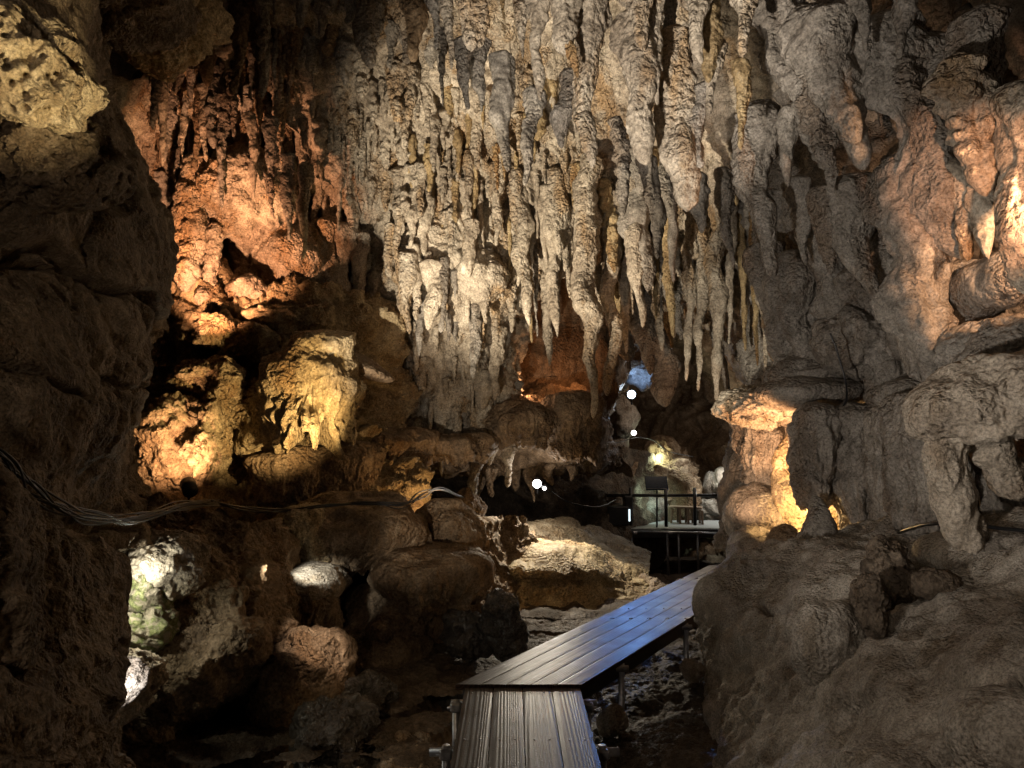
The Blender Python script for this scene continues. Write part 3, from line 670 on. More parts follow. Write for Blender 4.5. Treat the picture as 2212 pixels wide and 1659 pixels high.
# ================================================================= STALACTITES, placed one by one
TOP = 'large stalactites hanging from the near ceiling'
A = [  # u0 v0 u1 v1 w d mat label
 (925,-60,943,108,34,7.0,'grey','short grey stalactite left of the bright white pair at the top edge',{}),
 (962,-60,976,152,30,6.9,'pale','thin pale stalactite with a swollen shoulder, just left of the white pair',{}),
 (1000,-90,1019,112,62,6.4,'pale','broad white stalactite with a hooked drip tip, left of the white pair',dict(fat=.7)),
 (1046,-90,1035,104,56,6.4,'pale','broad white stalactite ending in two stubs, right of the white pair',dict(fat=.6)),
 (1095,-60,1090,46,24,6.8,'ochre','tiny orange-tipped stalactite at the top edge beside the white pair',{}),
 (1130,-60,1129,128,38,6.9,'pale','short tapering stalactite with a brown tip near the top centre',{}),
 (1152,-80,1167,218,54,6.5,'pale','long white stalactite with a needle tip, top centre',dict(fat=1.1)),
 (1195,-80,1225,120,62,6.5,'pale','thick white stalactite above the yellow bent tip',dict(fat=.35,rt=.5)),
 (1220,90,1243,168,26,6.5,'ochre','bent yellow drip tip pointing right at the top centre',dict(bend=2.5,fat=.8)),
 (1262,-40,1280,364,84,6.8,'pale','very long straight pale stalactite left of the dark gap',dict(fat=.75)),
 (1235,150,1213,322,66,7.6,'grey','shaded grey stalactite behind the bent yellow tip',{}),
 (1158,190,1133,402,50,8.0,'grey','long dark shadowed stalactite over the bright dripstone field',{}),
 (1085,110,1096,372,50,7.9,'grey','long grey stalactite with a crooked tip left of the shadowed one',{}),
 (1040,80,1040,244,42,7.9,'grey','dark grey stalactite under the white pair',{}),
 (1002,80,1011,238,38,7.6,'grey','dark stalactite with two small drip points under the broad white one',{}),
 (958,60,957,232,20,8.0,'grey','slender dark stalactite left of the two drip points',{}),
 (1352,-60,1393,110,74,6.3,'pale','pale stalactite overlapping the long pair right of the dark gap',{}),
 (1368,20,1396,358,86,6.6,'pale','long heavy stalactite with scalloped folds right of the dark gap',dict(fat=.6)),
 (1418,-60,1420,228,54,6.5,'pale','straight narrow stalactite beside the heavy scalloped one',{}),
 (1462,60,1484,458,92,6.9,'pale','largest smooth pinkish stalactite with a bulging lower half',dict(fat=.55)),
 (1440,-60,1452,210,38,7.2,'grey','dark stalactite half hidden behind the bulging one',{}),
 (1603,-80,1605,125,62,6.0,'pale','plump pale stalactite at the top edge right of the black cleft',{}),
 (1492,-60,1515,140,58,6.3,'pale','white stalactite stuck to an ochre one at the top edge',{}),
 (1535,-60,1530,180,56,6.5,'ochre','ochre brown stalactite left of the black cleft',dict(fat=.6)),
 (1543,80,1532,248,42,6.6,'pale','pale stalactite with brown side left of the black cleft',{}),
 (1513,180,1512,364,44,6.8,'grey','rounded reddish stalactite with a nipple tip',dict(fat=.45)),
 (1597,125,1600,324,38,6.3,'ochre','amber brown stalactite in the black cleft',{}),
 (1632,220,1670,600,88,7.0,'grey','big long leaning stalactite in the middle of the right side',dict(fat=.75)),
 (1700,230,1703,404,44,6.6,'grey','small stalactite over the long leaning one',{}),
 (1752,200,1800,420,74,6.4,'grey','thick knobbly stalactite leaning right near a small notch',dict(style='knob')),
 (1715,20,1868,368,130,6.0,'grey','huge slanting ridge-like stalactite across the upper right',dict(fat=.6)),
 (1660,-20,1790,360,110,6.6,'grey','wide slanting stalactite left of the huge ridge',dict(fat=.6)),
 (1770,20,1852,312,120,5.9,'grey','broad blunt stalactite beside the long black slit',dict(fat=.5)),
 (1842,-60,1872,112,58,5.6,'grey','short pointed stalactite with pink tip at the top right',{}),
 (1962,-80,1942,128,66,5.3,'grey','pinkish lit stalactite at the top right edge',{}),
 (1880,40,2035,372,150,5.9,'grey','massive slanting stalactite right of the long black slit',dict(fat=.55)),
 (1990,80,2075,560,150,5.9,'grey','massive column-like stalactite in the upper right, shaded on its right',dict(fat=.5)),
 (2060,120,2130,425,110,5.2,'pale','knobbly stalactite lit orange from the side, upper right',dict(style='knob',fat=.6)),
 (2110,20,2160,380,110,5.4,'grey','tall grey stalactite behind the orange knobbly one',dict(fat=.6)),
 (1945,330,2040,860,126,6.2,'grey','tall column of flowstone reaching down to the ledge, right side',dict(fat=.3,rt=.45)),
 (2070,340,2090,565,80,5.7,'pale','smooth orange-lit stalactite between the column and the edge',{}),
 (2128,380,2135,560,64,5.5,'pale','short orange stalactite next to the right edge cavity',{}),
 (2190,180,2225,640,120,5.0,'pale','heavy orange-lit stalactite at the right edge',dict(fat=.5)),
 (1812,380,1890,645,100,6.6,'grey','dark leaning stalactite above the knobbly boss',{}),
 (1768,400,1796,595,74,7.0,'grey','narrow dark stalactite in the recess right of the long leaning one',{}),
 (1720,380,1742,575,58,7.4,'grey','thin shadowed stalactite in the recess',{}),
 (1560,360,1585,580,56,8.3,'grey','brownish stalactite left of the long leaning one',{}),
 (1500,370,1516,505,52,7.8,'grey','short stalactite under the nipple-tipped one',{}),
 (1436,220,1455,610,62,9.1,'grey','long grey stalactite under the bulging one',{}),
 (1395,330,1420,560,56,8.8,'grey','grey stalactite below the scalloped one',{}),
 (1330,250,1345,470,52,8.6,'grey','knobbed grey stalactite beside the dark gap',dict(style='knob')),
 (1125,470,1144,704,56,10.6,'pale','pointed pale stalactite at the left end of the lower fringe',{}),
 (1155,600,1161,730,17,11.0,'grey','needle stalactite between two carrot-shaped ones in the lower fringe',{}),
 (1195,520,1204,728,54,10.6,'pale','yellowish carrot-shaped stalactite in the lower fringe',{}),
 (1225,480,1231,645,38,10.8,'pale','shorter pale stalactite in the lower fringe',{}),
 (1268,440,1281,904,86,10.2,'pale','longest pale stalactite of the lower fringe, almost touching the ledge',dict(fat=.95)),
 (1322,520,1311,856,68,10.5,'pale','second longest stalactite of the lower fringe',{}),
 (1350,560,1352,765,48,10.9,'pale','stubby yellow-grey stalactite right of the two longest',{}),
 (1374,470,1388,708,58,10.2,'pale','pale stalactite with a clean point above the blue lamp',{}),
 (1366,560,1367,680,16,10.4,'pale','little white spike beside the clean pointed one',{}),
 (1414,400,1417,690,26,10.5,'ochre','thin reddish stalactite above the blue lamp',{}),
 (1430,420,1427,684,14,10.5,'grey','hair-thin reddish stalactite above the blue lamp',{}),
 (1445,560,1455,730,44,9.8,'ochre','rusty red stalactite slanting right in the lower fringe',{}),
 (1490,480,1482,824,40,10.1,'pale','greenish pale stalactite left of the brightest cluster',{}),
 (1514,560,1508,846,34,10.1,'pale','slim wet stalactite between the greenish one and the brightest one',{}),
 (1549,440,1549,868,58,9.9,'pale','brightest wet stalactite with a drop at its tip',dict(fat=.8)),
 (1580,460,1574,745,30,9.9,'pale','small pale stalactite right of the brightest one',{}),
 (1650,480,1652,845,34,9.6,'pale','slender brown-white stalactite by the right wall',{}),
 (1628,480,1636,792,30,9.7,'ochre','brown stalactite by the right wall',{}),
 (1605,440,1610,760,34,10.1,'ochre','rusty stalactite in the dark corner by the right wall',{}),
 (878,540,885,722,56,10.7,'pale','left fang-like stalactite under the big boss',{}),
 (930,560,924,714,60,10.7,'pale','right fang-like stalactite under the big boss',{}),
 (1008,560,1011,700,42,10.9,'pale','rounded stalactite with a tiny green glint beside it',{}),
 (1046,560,1050,700,42,10.9,'pale','blunt twin stalactite right of the green glint',{}),
 (843,660,840,780,34,11.1,'pale','knobbly small stalactite low on the central wall',dict(style='knob')),
 (862,680,858,798,26,11.1,'pale','small stalactite beside the knobbly one on the central wall',{}),
 (897,690,898,812,22,11.1,'pale','straw-like stalactite low on the central wall',{}),
 (846,480,843,600,32,10.6,'pale','rod-shaped stalactite left of the dark hollow under the field',dict(fat=.3,rt=.6)),
 (1017,470,1012,600,34,10.5,'pale','rod-shaped stalactite in a dark niche right of the hollow',dict(fat=.25,rt=.6)),
 (740,480,732,690,60,10.9,'pale','drooping grey stalactite left of the black hole',dict(fat=.5)),
 (700,470,705,640,60,10.8,'pale','thick stalactite at the edge of the orange alcove',dict(fat=.5)),
 (783,500,775,620,40,10.9,'pale','short thick stalactite right of the black hole',dict(fat=.4)),
]
for i, (u0, v0, u1, v1, w, d, mt, lb, kw) in enumerate(A):
    if d >= 9 and u1 > 1100 and v1 > 600:
        kw = dict(kw, spindle=.5); v0 = v0 - 110; u0 = u0 - (u1 - u0) * .5; d = d + .15
    pstal(u0, v0, u1, v1, w, d, mt, lb, TOP if d < 9 else 'stalactites of the lower fringe', seed=i + 5, **kw)

# procedural rows on the sloping ceiling
g, nn = SHEETS['cave_ceiling']
pool = []
def project(p):
    q = p - EYE
    cy = q[1] * math.cos(PITCH) + q[2] * math.sin(PITCH); cz = -q[1] * math.sin(PITCH) + q[2] * math.cos(PITCH)
    return CU + q[0] / cy * FPX, CV - cz / cy * FPX
gp = g.reshape(-1, 3)
q = gp - EYE
cy = q[:, 1] * math.cos(PITCH) + q[:, 2] * math.sin(PITCH); cz = -q[:, 1] * math.sin(PITCH) + q[:, 2] * math.cos(PITCH)
GU = CU + q[:, 0] / cy * FPX; GV = CV - cz / cy * FPX
def scatter(cnt, ub, vb, length, width, mats, label, group, style='rip', lean=0, mind=14, seed=0, **kw):
    r = np.random.default_rng(seed + 100)
    sel = np.where((GU > ub[0]) & (GU < ub[1]) & (GV > vb[0]) & (GV < vb[1]))[0]
    pts = []; tries = 0
    while len(pts) < cnt and tries < 6000:
        tries += 1
        k = sel[r.integers(len(sel))]
        if all(abs(GU[k] - a) > mind * .6 or abs(GV[k] - b) > mind * 3.2 for a, b in pts):
            pts.append((GU[k], GV[k])); p = gp[k]; d = p[1]
            ln = r.uniform(*length) * (.4 + 1.2 * r.random() ** 2); w = r.uniform(*width) * (.6 + .6 * ln / length[1]) * r.choice([.5, .8, 1.0, 1.15, 1.5])
            rad = w / 2 * d / FPX; L_ = ln * d / FPX
            base = p + np.array([0, -.06, .16 + rad * .6])
            tip = p + np.array([lean * L_ + r.normal() * .03 * L_, -.15 * L_, -L_])
            mt = mats[r.integers(len(mats))]
            stal('stalactite', base, tip, rad, mt, label, group, seed=seed * 31 + len(pts), style=style if r.random() < .7 else 'knob',
                 fat=r.uniform(.5, 1.1), rt=r.uniform(.15, .4), lump=.34, hand=False, **kw)
scatter(120, (560, 900), (120, 450), (45, 110), (16, 30), ['pale'], 'one of the thin knobbly stalactites crowding the bright ceiling left of centre', 'knobbly stalactites of the bright field, left part', 'knob', 0, 9, 1)
scatter(110, (890, 1260), (180, 540), (45, 115), (16, 30), ['pale', 'pale', 'pale', 'ochre'], 'one of the thin crusted stalactites crowding the bright central ceiling', 'crusted stalactites of the bright field, central part', 'rip', .03, 9, 2)
scatter(26, (1100, 1420), (430, 600), (80, 170), (20, 34), ['pale', 'pale', 'ochre'], 'one of the pale ribbed stalactites merging into the lower fringe', 'ribbed stalactites above the lower fringe', 'rip', .02, 18, 3)
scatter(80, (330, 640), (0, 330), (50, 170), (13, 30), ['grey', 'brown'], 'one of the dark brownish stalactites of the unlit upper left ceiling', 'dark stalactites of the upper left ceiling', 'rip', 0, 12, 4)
scatter(18, (640, 960), (-60, 120), (60, 150), (28, 50), ['grey', 'grey', 'brown'], 'one of the broad grey stalactites in half shade left of the white pair', 'broad shaded stalactites at the top', 'rip', 0, 30, 5)
scatter(22, (1300, 1650), (360, 640), (110, 210), (34, 60), ['grey', 'grey', 'ochre'], 'one of the brown-grey stalactites packed under the big ones right of centre', 'brown-grey stalactites right of centre', 'rip', .1, 26, 6)
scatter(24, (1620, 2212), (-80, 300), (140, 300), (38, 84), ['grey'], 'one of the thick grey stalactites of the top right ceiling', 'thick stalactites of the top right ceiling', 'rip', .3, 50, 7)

# central wall lumps: short hanging teeth all over the wall under the field
g2, n2_ = SHEETS['cave_wall_centre']; gp2 = g2.reshape(-1, 3)
q = gp2 - EYE; cy = q[:, 1] * math.cos(PITCH) + q[:, 2] * math.sin(PITCH); cz = -q[:, 1] * math.sin(PITCH) + q[:, 2] * math.cos(PITCH)
GU, GV, gp = CU + q[:, 0] / cy * FPX, CV - cz / cy * FPX, gp2
scatter(64, (730, 1110), (560, 985), (40, 120), (16, 38), ['pale', 'grey'], 'one of the short teeth-like stalactites studding the central wall', 'teeth-like stalactites of the central wall', 'knob', 0, 24, 8)

def use_sheet(nm):
    global gp, GU, GV
    gp = SHEETS[nm][0].reshape(-1, 3); q_ = gp - EYE
    cy_ = q_[:, 1] * math.cos(PITCH) + q_[:, 2] * math.sin(PITCH); cz_ = -q_[:, 1] * math.sin(PITCH) + q_[:, 2] * math.cos(PITCH)
    GU, GV = CU + q_[:, 0] / cy_ * FPX, CV - cz_ / cy_ * FPX
use_sheet('cave_wall_alcove')
scatter(40, (300, 760), (180, 480), (50, 130), (16, 34), ['pale', 'pale', 'grey'], 'one of the short crusted stalactites fringing the orange alcove', 'short stalactites fringing the orange alcove', 'knob', 0, 14, 10)
use_sheet('cave_wall_right')
scatter(26, (1560, 2060), (380, 780), (90, 200), (36, 76), ['grey', 'grey', 'brown'], 'one of the dim grey stalactites half sunk in the right wall', 'stalactites half sunk in the right wall', 'rip', .22, 40, 9)
# ================================================================= LEFT SIDE FORMATIONS
pstal(428, 330, 402, 632, 60, 9.9, 'pale', 'thick knobbly orange column in the alcove', 'columns in the orange alcove', seed=3, style='knob', fat=.15, rt=.75, name='column', cat='column')
pstal(466, 480, 458, 642, 32, 10.0, 'pale', 'thin knobbly orange column right of the thick one', 'columns in the orange alcove', seed=4, style='knob', fat=.15, rt=.7, name='column', cat='column')
for k, (a, b, c_, e, w) in enumerate([(440, 180, 446, 350, 30), (482, 200, 480, 450, 28), (540, 240, 548, 430, 30), (585, 250, 590, 470, 34), (398, 250, 394, 340, 18), (620, 330, 625, 520, 34), (660, 350, 655, 560, 36), (500, 150, 506, 300, 26), (350, 150, 352, 360, 30)]):
    pstal(a, b, c_, e, w, 9.5, 'grey' if k % 2 else 'pale', ['knobbly stalactite above the thick orange column', 'long knobbly stalactite hanging in front of the orange wall', 'stalactite above the orange bulge', 'ragged stalactite right of the orange bulge', 'small dark stalactite left of the thick orange column', 'stalactite at the right side of the orange alcove', 'rightmost stalactite of the orange alcove', 'short dark stalactite high over the orange bulge', 'dark stalactite next to the left rock edge'][k], 'stalactites of the orange alcove', seed=40 + k, style='knob' if k % 2 else 'rip')
pblob('flowstone_boss', 540, 425, 10.4, 200, 210, .8, 'knob', .16, .4, 'pale', 'big orange-lit rounded flowstone bulge in the alcove', 'flowstone', seed=2)
pblob('flowstone_boss', 640, 560, 10.9, 170, 150, .7, 'knob', .14, .4, 'pale', 'dimmer orange flowstone bulge right of the alcove hollow', 'flowstone', seed=5)
pblob('flowstone_boss', 395, 560, 11.2, 130, 130, .5, 'knob', .1, .4, 'pale', 'orange rock swelling behind the two columns', 'flowstone', seed=6)
pblob('stalagmite', 525, 628, 10.1, 80, 50, .25, 'rock', .12, .2, 'pale', 'low orange stalagmite stump on the alcove ledge', 'stalagmite', seed=7)
pblob('stalagmite', 445, 640, 9.9, 40, 40, .18, 'knob', .05, .2, 'pale', 'tiny stump at the foot of the two columns', 'stalagmite', seed=8)
# central boss with the two fangs
pblob('flowstone_boss', 905, 590, 11.4, 180, 140, .6, 'curtain', .22, .3, 'pale', 'big pale flowstone boss under the dark hollow, carrying two fangs', 'flowstone', seed=9)
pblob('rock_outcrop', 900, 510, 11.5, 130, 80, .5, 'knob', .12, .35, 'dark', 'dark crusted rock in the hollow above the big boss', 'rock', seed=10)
pblob('flowstone_boss', 1035, 605, 11.1, 105, 90, .45, 'curtain', .2, .28, 'pale', 'smaller pale boss with the green glint', 'flowstone', seed=12)
# yellow wall features
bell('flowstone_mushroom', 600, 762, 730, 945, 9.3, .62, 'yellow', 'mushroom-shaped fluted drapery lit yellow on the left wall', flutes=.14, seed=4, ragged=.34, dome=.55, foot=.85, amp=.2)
pblob('flowstone_shelf', 745, 775, 9.9, 230, 50, .5, 'flow', .08, .3, 'brown', 'sloping brown flowstone shelf sticking out right of the mushroom', 'flowstone', tilt=.42, seed=13)
for k, (u, v, w, h, dd) in enumerate([(465, 720, 70, 60, 9.6), (545, 745, 110, 60, 9.7), (640, 690, 110, 40, 9.9), (440, 810, 110, 60, 9.4), (480, 850, 70, 120, 9.3), (390, 900, 120, 90, 9.2), (450, 960, 60, 150, 9.0), (372, 960, 150, 210, 9.15), (590, 680, 90, 36, 9.9), (560, 900, 120, 140, 9.5)]):
    pblob('wall_ledge', u, v, dd, w, h, .30, 'rock' if k % 2 else 'knob', .26, .26, 'yellow', ['small yellow knob near the top of the lit wall', 'yellow encrusted ledge in the middle of the lit wall', 'pale encrusted ledge high on the lit wall by the dark corner', 'yellow-brown ledge left of the lit rib', 'bright yellow rib running down the lit wall', 'orange-grey bulge under the yellow ledges', 'smooth orange rib curving down to the spotlight', 'granular pink-orange bulge above the small spotlight', 'narrow pale ledge left of the highest one', 'shaded lumpy bulge left of the mushroom'][k], 'rock ledge', seed=20 + k)
# top-left lit rock
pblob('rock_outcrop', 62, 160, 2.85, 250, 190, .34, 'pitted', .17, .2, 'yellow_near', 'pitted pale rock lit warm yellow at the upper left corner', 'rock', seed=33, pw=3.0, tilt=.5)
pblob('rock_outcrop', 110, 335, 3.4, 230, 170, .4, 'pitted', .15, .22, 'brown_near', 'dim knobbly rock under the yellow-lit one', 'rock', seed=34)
pblob('rock_outcrop', 350, 5, 6.8, 230, 170, .8, 'rock', .36, .5, 'yellow', 'pale rock hanging from the ceiling at the top left', 'rock', seed=35)
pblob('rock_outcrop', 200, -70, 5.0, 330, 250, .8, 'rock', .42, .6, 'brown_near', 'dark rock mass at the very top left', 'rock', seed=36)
# lower wall shelves
for k, (u0, u1, v0, v1, dd) in enumerate([(540, 700, 960, 1090, 9.6), (660, 820, 950, 1075, 10.0), (780, 930, 925, 1010, 11.0), (900, 1050, 930, 1000, 11.6), (1050, 1190, 880, 965, 12.4), (1170, 1300, 850, 990, 12.8), (820, 900, 990, 1090, 10.8)]):
    bell('flowstone_shelf', u0, u1, v0, v1, dd, .6, 'brown', ['dark fluted shelf right of the small spotlight', 'dark fluted shelf under the mushroom', 'long rounded rib of flowstone under the central wall', 'low end of the rounded rib of flowstone', 'fluted ledge left of the orange niche floor', 'fluted brown ledge under the longest stalactite', 'short curtain behind the black cable'][k], 'flowstone shelf', seed=50 + k, ragged=.2, dome=.35, foot=.7, flutes=.1)
# lower draperies
bell('flowstone_mound', 650, 925, 1075, 1225, 8.8, .95, 'brown', 'large rounded shelf of brown flowstone with a fluted hem, under the cables', flutes=.07, seed=61, ragged=.2, dome=.5, foot=.8, lam=.13)
bell('flowstone_mound', 608, 720, 1085, 1260, 8.2, .4, 'yellow', 'yellow-green fluted drapery at the left end of the large shelf', flutes=.14, seed=62, ragged=.5, dome=.3, foot=.6)
bell('flowstone_mound', 815, 1035, 1180, 1300, 8.5, .85, 'brown', 'smooth grey-brown flowstone hump, highlighted on its right nose', flutes=.08, seed=63, ragged=.2, dome=.5, foot=.75, lam=.11)
bell('flowstone_mound', 910, 1030, 1085, 1200, 9.2, .5, 'brown', 'rounded flowstone head above the highlighted nose', flutes=.08, seed=64, ragged=.15, dome=.5, foot=.8, lam=.1)
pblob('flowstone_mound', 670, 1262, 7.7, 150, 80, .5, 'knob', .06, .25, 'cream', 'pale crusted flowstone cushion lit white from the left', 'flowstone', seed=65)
bell('flowstone_mound', 590, 735, 1255, 1430, 7.7, .5, 'brown', 'dark fluted drapery under the white-lit cushion', flutes=.08, seed=66, ragged=.3, dome=.25, foot=.55)
bell('flowstone_mound', 745, 930, 1270, 1400, 8.3, .8, 'brown', 'broad dull brown hump beneath the grey-brown one', flutes=.06, seed=67, ragged=.15, dome=.5, foot=.85)
bell('flowstone_mound', 905, 1005, 1245, 1355, 8.9, .5, 'brown', 'small overhanging hump left of the pointed boulder', flutes=.06, seed=68, ragged=.25, dome=.5, foot=.8)
pblob('flowstone_mound', 780, 1390, 8.2, 330, 140, .8, 'mound', .1, .5, 'brown', 'low brown rock apron above the stream', 'flowstone', seed=69)
pblob('column', 640, 1190, 8.3, 60, 130, .18, 'flow', .05, .2, 'cream', 'pale stub column lit white beside the fluted drapery', 'column', seed=70)
pblob('boulder', 655, 1505, 6.5, 175, 240, .42, 'rock', .17, .3, 'brown', 'rounded brown boulder with a lit granular top at the stream edge', 'boulder', seed=71, pw=3.2)
pblob('boulder', 1088, 1345, 7.6, 88, 130, .22, 'rock', .14, .22, 'blackrock', 'pointed wet dark boulder standing at the stream edge', 'boulder', seed=72, tilt=-.35)
pblob('boulder', 1005, 1370, 7.7, 90, 90, .28, 'knob', .14, .17, 'blackrock', 'black knobbly boulder left of the pointed one', 'boulder', seed=73)
pblob('boulder', 790, 1500, 6.4, 120, 70, .25, 'knob', .13, .17, 'blackrock', 'black glistening rock heap at the stream bank', 'boulder', seed=74)
pblob('boulder', 725, 1560, 5.9, 150, 90, .3, 'knob', .13, .17, 'blackrock', 'low black rock left of the shallow water', 'boulder', seed=75)
# side wall patches (seen through the gap)
pblob('rock_outcrop', 348, 1225, 5.75, 150, 100, .2, 'rock', .16, .22, 'cream', 'white-lit crusted rock knob in the gap behind the left wall', 'rock', seed=76)
pblob('rock_outcrop', 322, 1275, 5.65, 90, 70, .2, 'rock', .16, .2, 'moss', 'moss-green ledge under the white-lit knob', 'rock', seed=77)
pblob('rock_outcrop', 300, 1350, 5.5, 120, 90, .2, 'rock', .16, .2, 'moss', 'lower mossy rock ledge in the gap', 'rock', seed=78)
pblob('rock_outcrop', 285, 1475, 5.2, 130, 120, .2, 'rock', .17, .2, 'cream', 'grey-white broken rock low in the gap', 'rock', seed=79)

for k, (u, v0, v1, w_) in enumerate([(1060, 1000, 1075, 46), (1110, 995, 1062, 40), (1150, 1000, 1085, 34), (1190, 995, 1050, 44), (1230, 1000, 1040, 30), (1025, 1000, 1090, 50)]):
    pstal(u, v0, u + 4, v1, w_, 13.9 if k else 13.6, 'brown', ['stubby brown stalactite left of the white spotlight', 'short brown stalactite under the dark ledge left of the white spotlight', 'pointed rock tooth just left of the white spotlight', 'stubby rock tooth just right of the white spotlight', 'small rock tooth farther right of the white spotlight', 'thick brown stalactite at the left end of the dark slot'][k], 'rock teeth above the rock slope', seed=300 + k)
pblob('rock_outcrop', 1010, 1110, 12.0, 70, 120, .3, 'flow', .15, .35, 'brown', 'orange-rimmed rock pillar left of the lit slope', 'rock', seed=130)
# ================================================================= RIGHT SIDE FORMATIONS
pblob('flowstone_crust', 1655, 882, 8.5, 200, 84, .5, 'knob', .14, .2, 'pale', 'orange-lit crusted cap of the fluted pillar', 'flowstone', seed=81)
bell('flowstone_pillar', 1595, 1700, 880, 1075, 8.8, .4, 'grey', 'fluted pillar under the orange-lit cap', flutes=0.17, seed=82, ragged=.1, dome=.12, foot=.8, lam=0.07)
pblob('flowstone_mound', 1640, 1120, 8.6, 150, 160, .5, 'mound', .1, .4, 'grey', 'orange-tinged rock foot under the fluted pillar', 'flowstone', seed=83)
pblob('rock_outcrop', 1600, 1075, 9.5, 70, 200, .3, 'flow', .1, .3, 'grey', 'grey rock edge beside the white lamp strip', 'rock', seed=84)
bell('flowstone_drapery', 1708, 1800, 868, 1095, 7.4, .4, 'grey', 'dark bulging drapery with deep grooves beside the orange niche', flutes=0.2, seed=85, ragged=.15, dome=.35, foot=.45, lam=0.075)
pstal(1768, 1050, 1768, 1200, 130, 7.0, 'grey', 'cone-shaped stalagmite under the grooved drapery', None, seed=86, name='stalagmite', cat='stalagmite', fat=.0, rt=1.0, style='smooth') if False else pstal(1762, 1225, 1762, 1070, 112, 6.9, 'grey', 'cone-shaped stalagmite under the grooved drapery', None, seed=86, name='stalagmite', cat='stalagmite', fat=1.4, rt=.3, style='smooth')
bell('flowstone_drapery', 1800, 1885, 930, 1150, 7.2, .4, 'grey', 'knobbly drapery right of the glowing niche', flutes=0.17, seed=87, ragged=.15, dome=.3, foot=0.45, lam=0.085)
bell('flowstone_drapery', 1800, 1905, 870, 985, 7.3, .45, 'grey', 'short grooved fringe above the knobbly drapery', flutes=0.17, seed=88, ragged=.12, dome=.4, foot=.8, lam=0.07)
bell('flowstone_drapery', 1878, 1958, 880, 1150, 6.7, .4, 'grey', 'tall fluted drapery standing on the mound', flutes=0.2, seed=89, ragged=.06, dome=.25, foot=0.5, lam=0.09)
bell('flowstone_drapery', 1925, 2025, 850, 1145, 6.2, .5, 'grey', 'tallest fluted drapery, divided into two legs at the bottom', flutes=0.2, seed=90, ragged=.06, dome=.25, foot=0.62, lam=0.11)
bell('flowstone_drapery', 2000, 2070, 960, 1145, 6.1, .35, 'grey', 'narrow rounded drapery left of the pale leg', flutes=0.2, seed=91, ragged=.05, dome=.25, foot=0.6, lam=0.1)
pblob('flowstone_bulge', 2165, 872, 4.95, 320, 175, .55, 'flow', .2, .42, 'cream', 'big smooth body of flowstone bulging from the right edge', 'flowstone', seed=92, tilt=-.12)
pstal(2040, 900, 2092, 1215, 70, 5.0, 'cream', 'pale smooth column like an animal leg under the big body', None, seed=93, name='column', cat='column', fat=.25, rt=.8, style='flute', lump=.08)
pstal(2125, 960, 2215, 1080, 70, 4.9, 'cream', 'slanting smooth rib at the right edge under the big body', None, seed=94, name='flowstone_rib', cat='flowstone', fat=.2, rt=.6, style='smooth')
bell('flowstone_drapery', 2090, 2200, 990, 1160, 6.0, .4, 'grey', 'dark drapery in the shadow behind the pale leg', flutes=.12, seed=95, ragged=.1, dome=.25, foot=.8)
bell('flowstone_drapery', 2180, 2300, 990, 1160, 5.8, .4, 'grey', 'dark drapery at the right edge in the shadow', flutes=.12, seed=96, ragged=.1, dome=.25, foot=.8)
for k, (a_, b_, c_, e_, w_, dd, lb) in enumerate([
  (1650, 520, 1705, 800, 74, 8.6, 'slanting fluted column beside the right end of the fringe'),
  (1705, 540, 1762, 850, 96, 8.1, 'broad slanting column above the flat dark shelf'),
  (1760, 470, 1815, 700, 84, 7.7, 'slanting column ending above the knobbly boss'),
  (1868, 560, 1935, 880, 104, 7.3, 'long slanting column right of the knobbly boss'),
  (1905, 420, 1985, 790, 110, 6.9, 'wide slanting column left of the tall orange-lit one'),
  (2075, 560, 2120, 860, 90, 6.3, 'smooth slanting column under the orange stalactites')]):
    pstal(a_, b_, c_, e_, w_, dd, 'grey', lb, 'slanting columns of the right wall', seed=400 + k, style='flute', fat=.3, rt=.5, lump=.25)
pblob('flowstone_boss', 1845, 730, 7.5, 130, 150, .45, 'knob', .16, .3, 'grey', 'dark knobbly boss in the middle of the right wall', 'flowstone', seed=97)
pblob('flowstone_boss', 1735, 815, 8.2, 150, 70, .45, 'curtain', .16, .3, 'grey', 'rounded dark shelf left of the knobbly boss', 'flowstone', seed=98)
pblob('flowstone_boss', 1760, 850, 7.9, 240, 70, .5, 'mound', .08, .3, 'grey', 'flat dark shelf above the orange-lit cap', 'flowstone', seed=99)
pblob('flowstone_boss', 2160, 750, 5.7, 240, 110, .5, 'flow', .2, .35, 'grey', 'smooth brownish roll of flowstone above the big body', 'flowstone', seed=100, tilt=-.25)
pblob('boulder', 2140, 620, 5.9, 110, 130, .4, 'mound', .08, .3, 'grey', 'rounded boulder lodged in the cavity at the right edge', 'boulder', seed=101)
pblob('flowstone_boss', 2000, 855, 6.9, 240, 80, .4, 'flow', .12, .4, 'grey', 'broad shoulder from which the fluted draperies hang', 'flowstone', seed=102)
# mound decorations
pblob('stalagmite', 1918, 1235, 4.85, 82, 140, .16, 'knob', .07, .10, 'dark', 'dark knobbly stalagmite, biggest of the clump on the mound', 'stalagmite', seed=103, group='stalagmite clump on the mound')
pblob('stalagmite', 1882, 1305, 4.5, 66, 130, .13, 'knob', .07, .10, 'dark', 'rough stalagmite at the front left of the clump', 'stalagmite', seed=104, group='stalagmite clump on the mound')
pblob('stalagmite', 1966, 1265, 4.75, 34, 100, .08, 'knob', .07, .10, 'dark', 'narrow stalagmite at the right of the clump', 'stalagmite', seed=105, group='stalagmite clump on the mound')
pblob('stalagmite', 2020, 1260, 4.55, 96, 64, .14, 'knob', .035, .12, 'dark', 'low dark lump right of the clump', 'stalagmite', seed=106, group='stalagmite clump on the mound')
pblob('flowstone_mound', 2120, 1200, 5.2, 260, 110, .45, 'mound', .06, .5, 'cream_near', 'pale smooth dome at the foot of the smooth column', 'flowstone', seed=107)
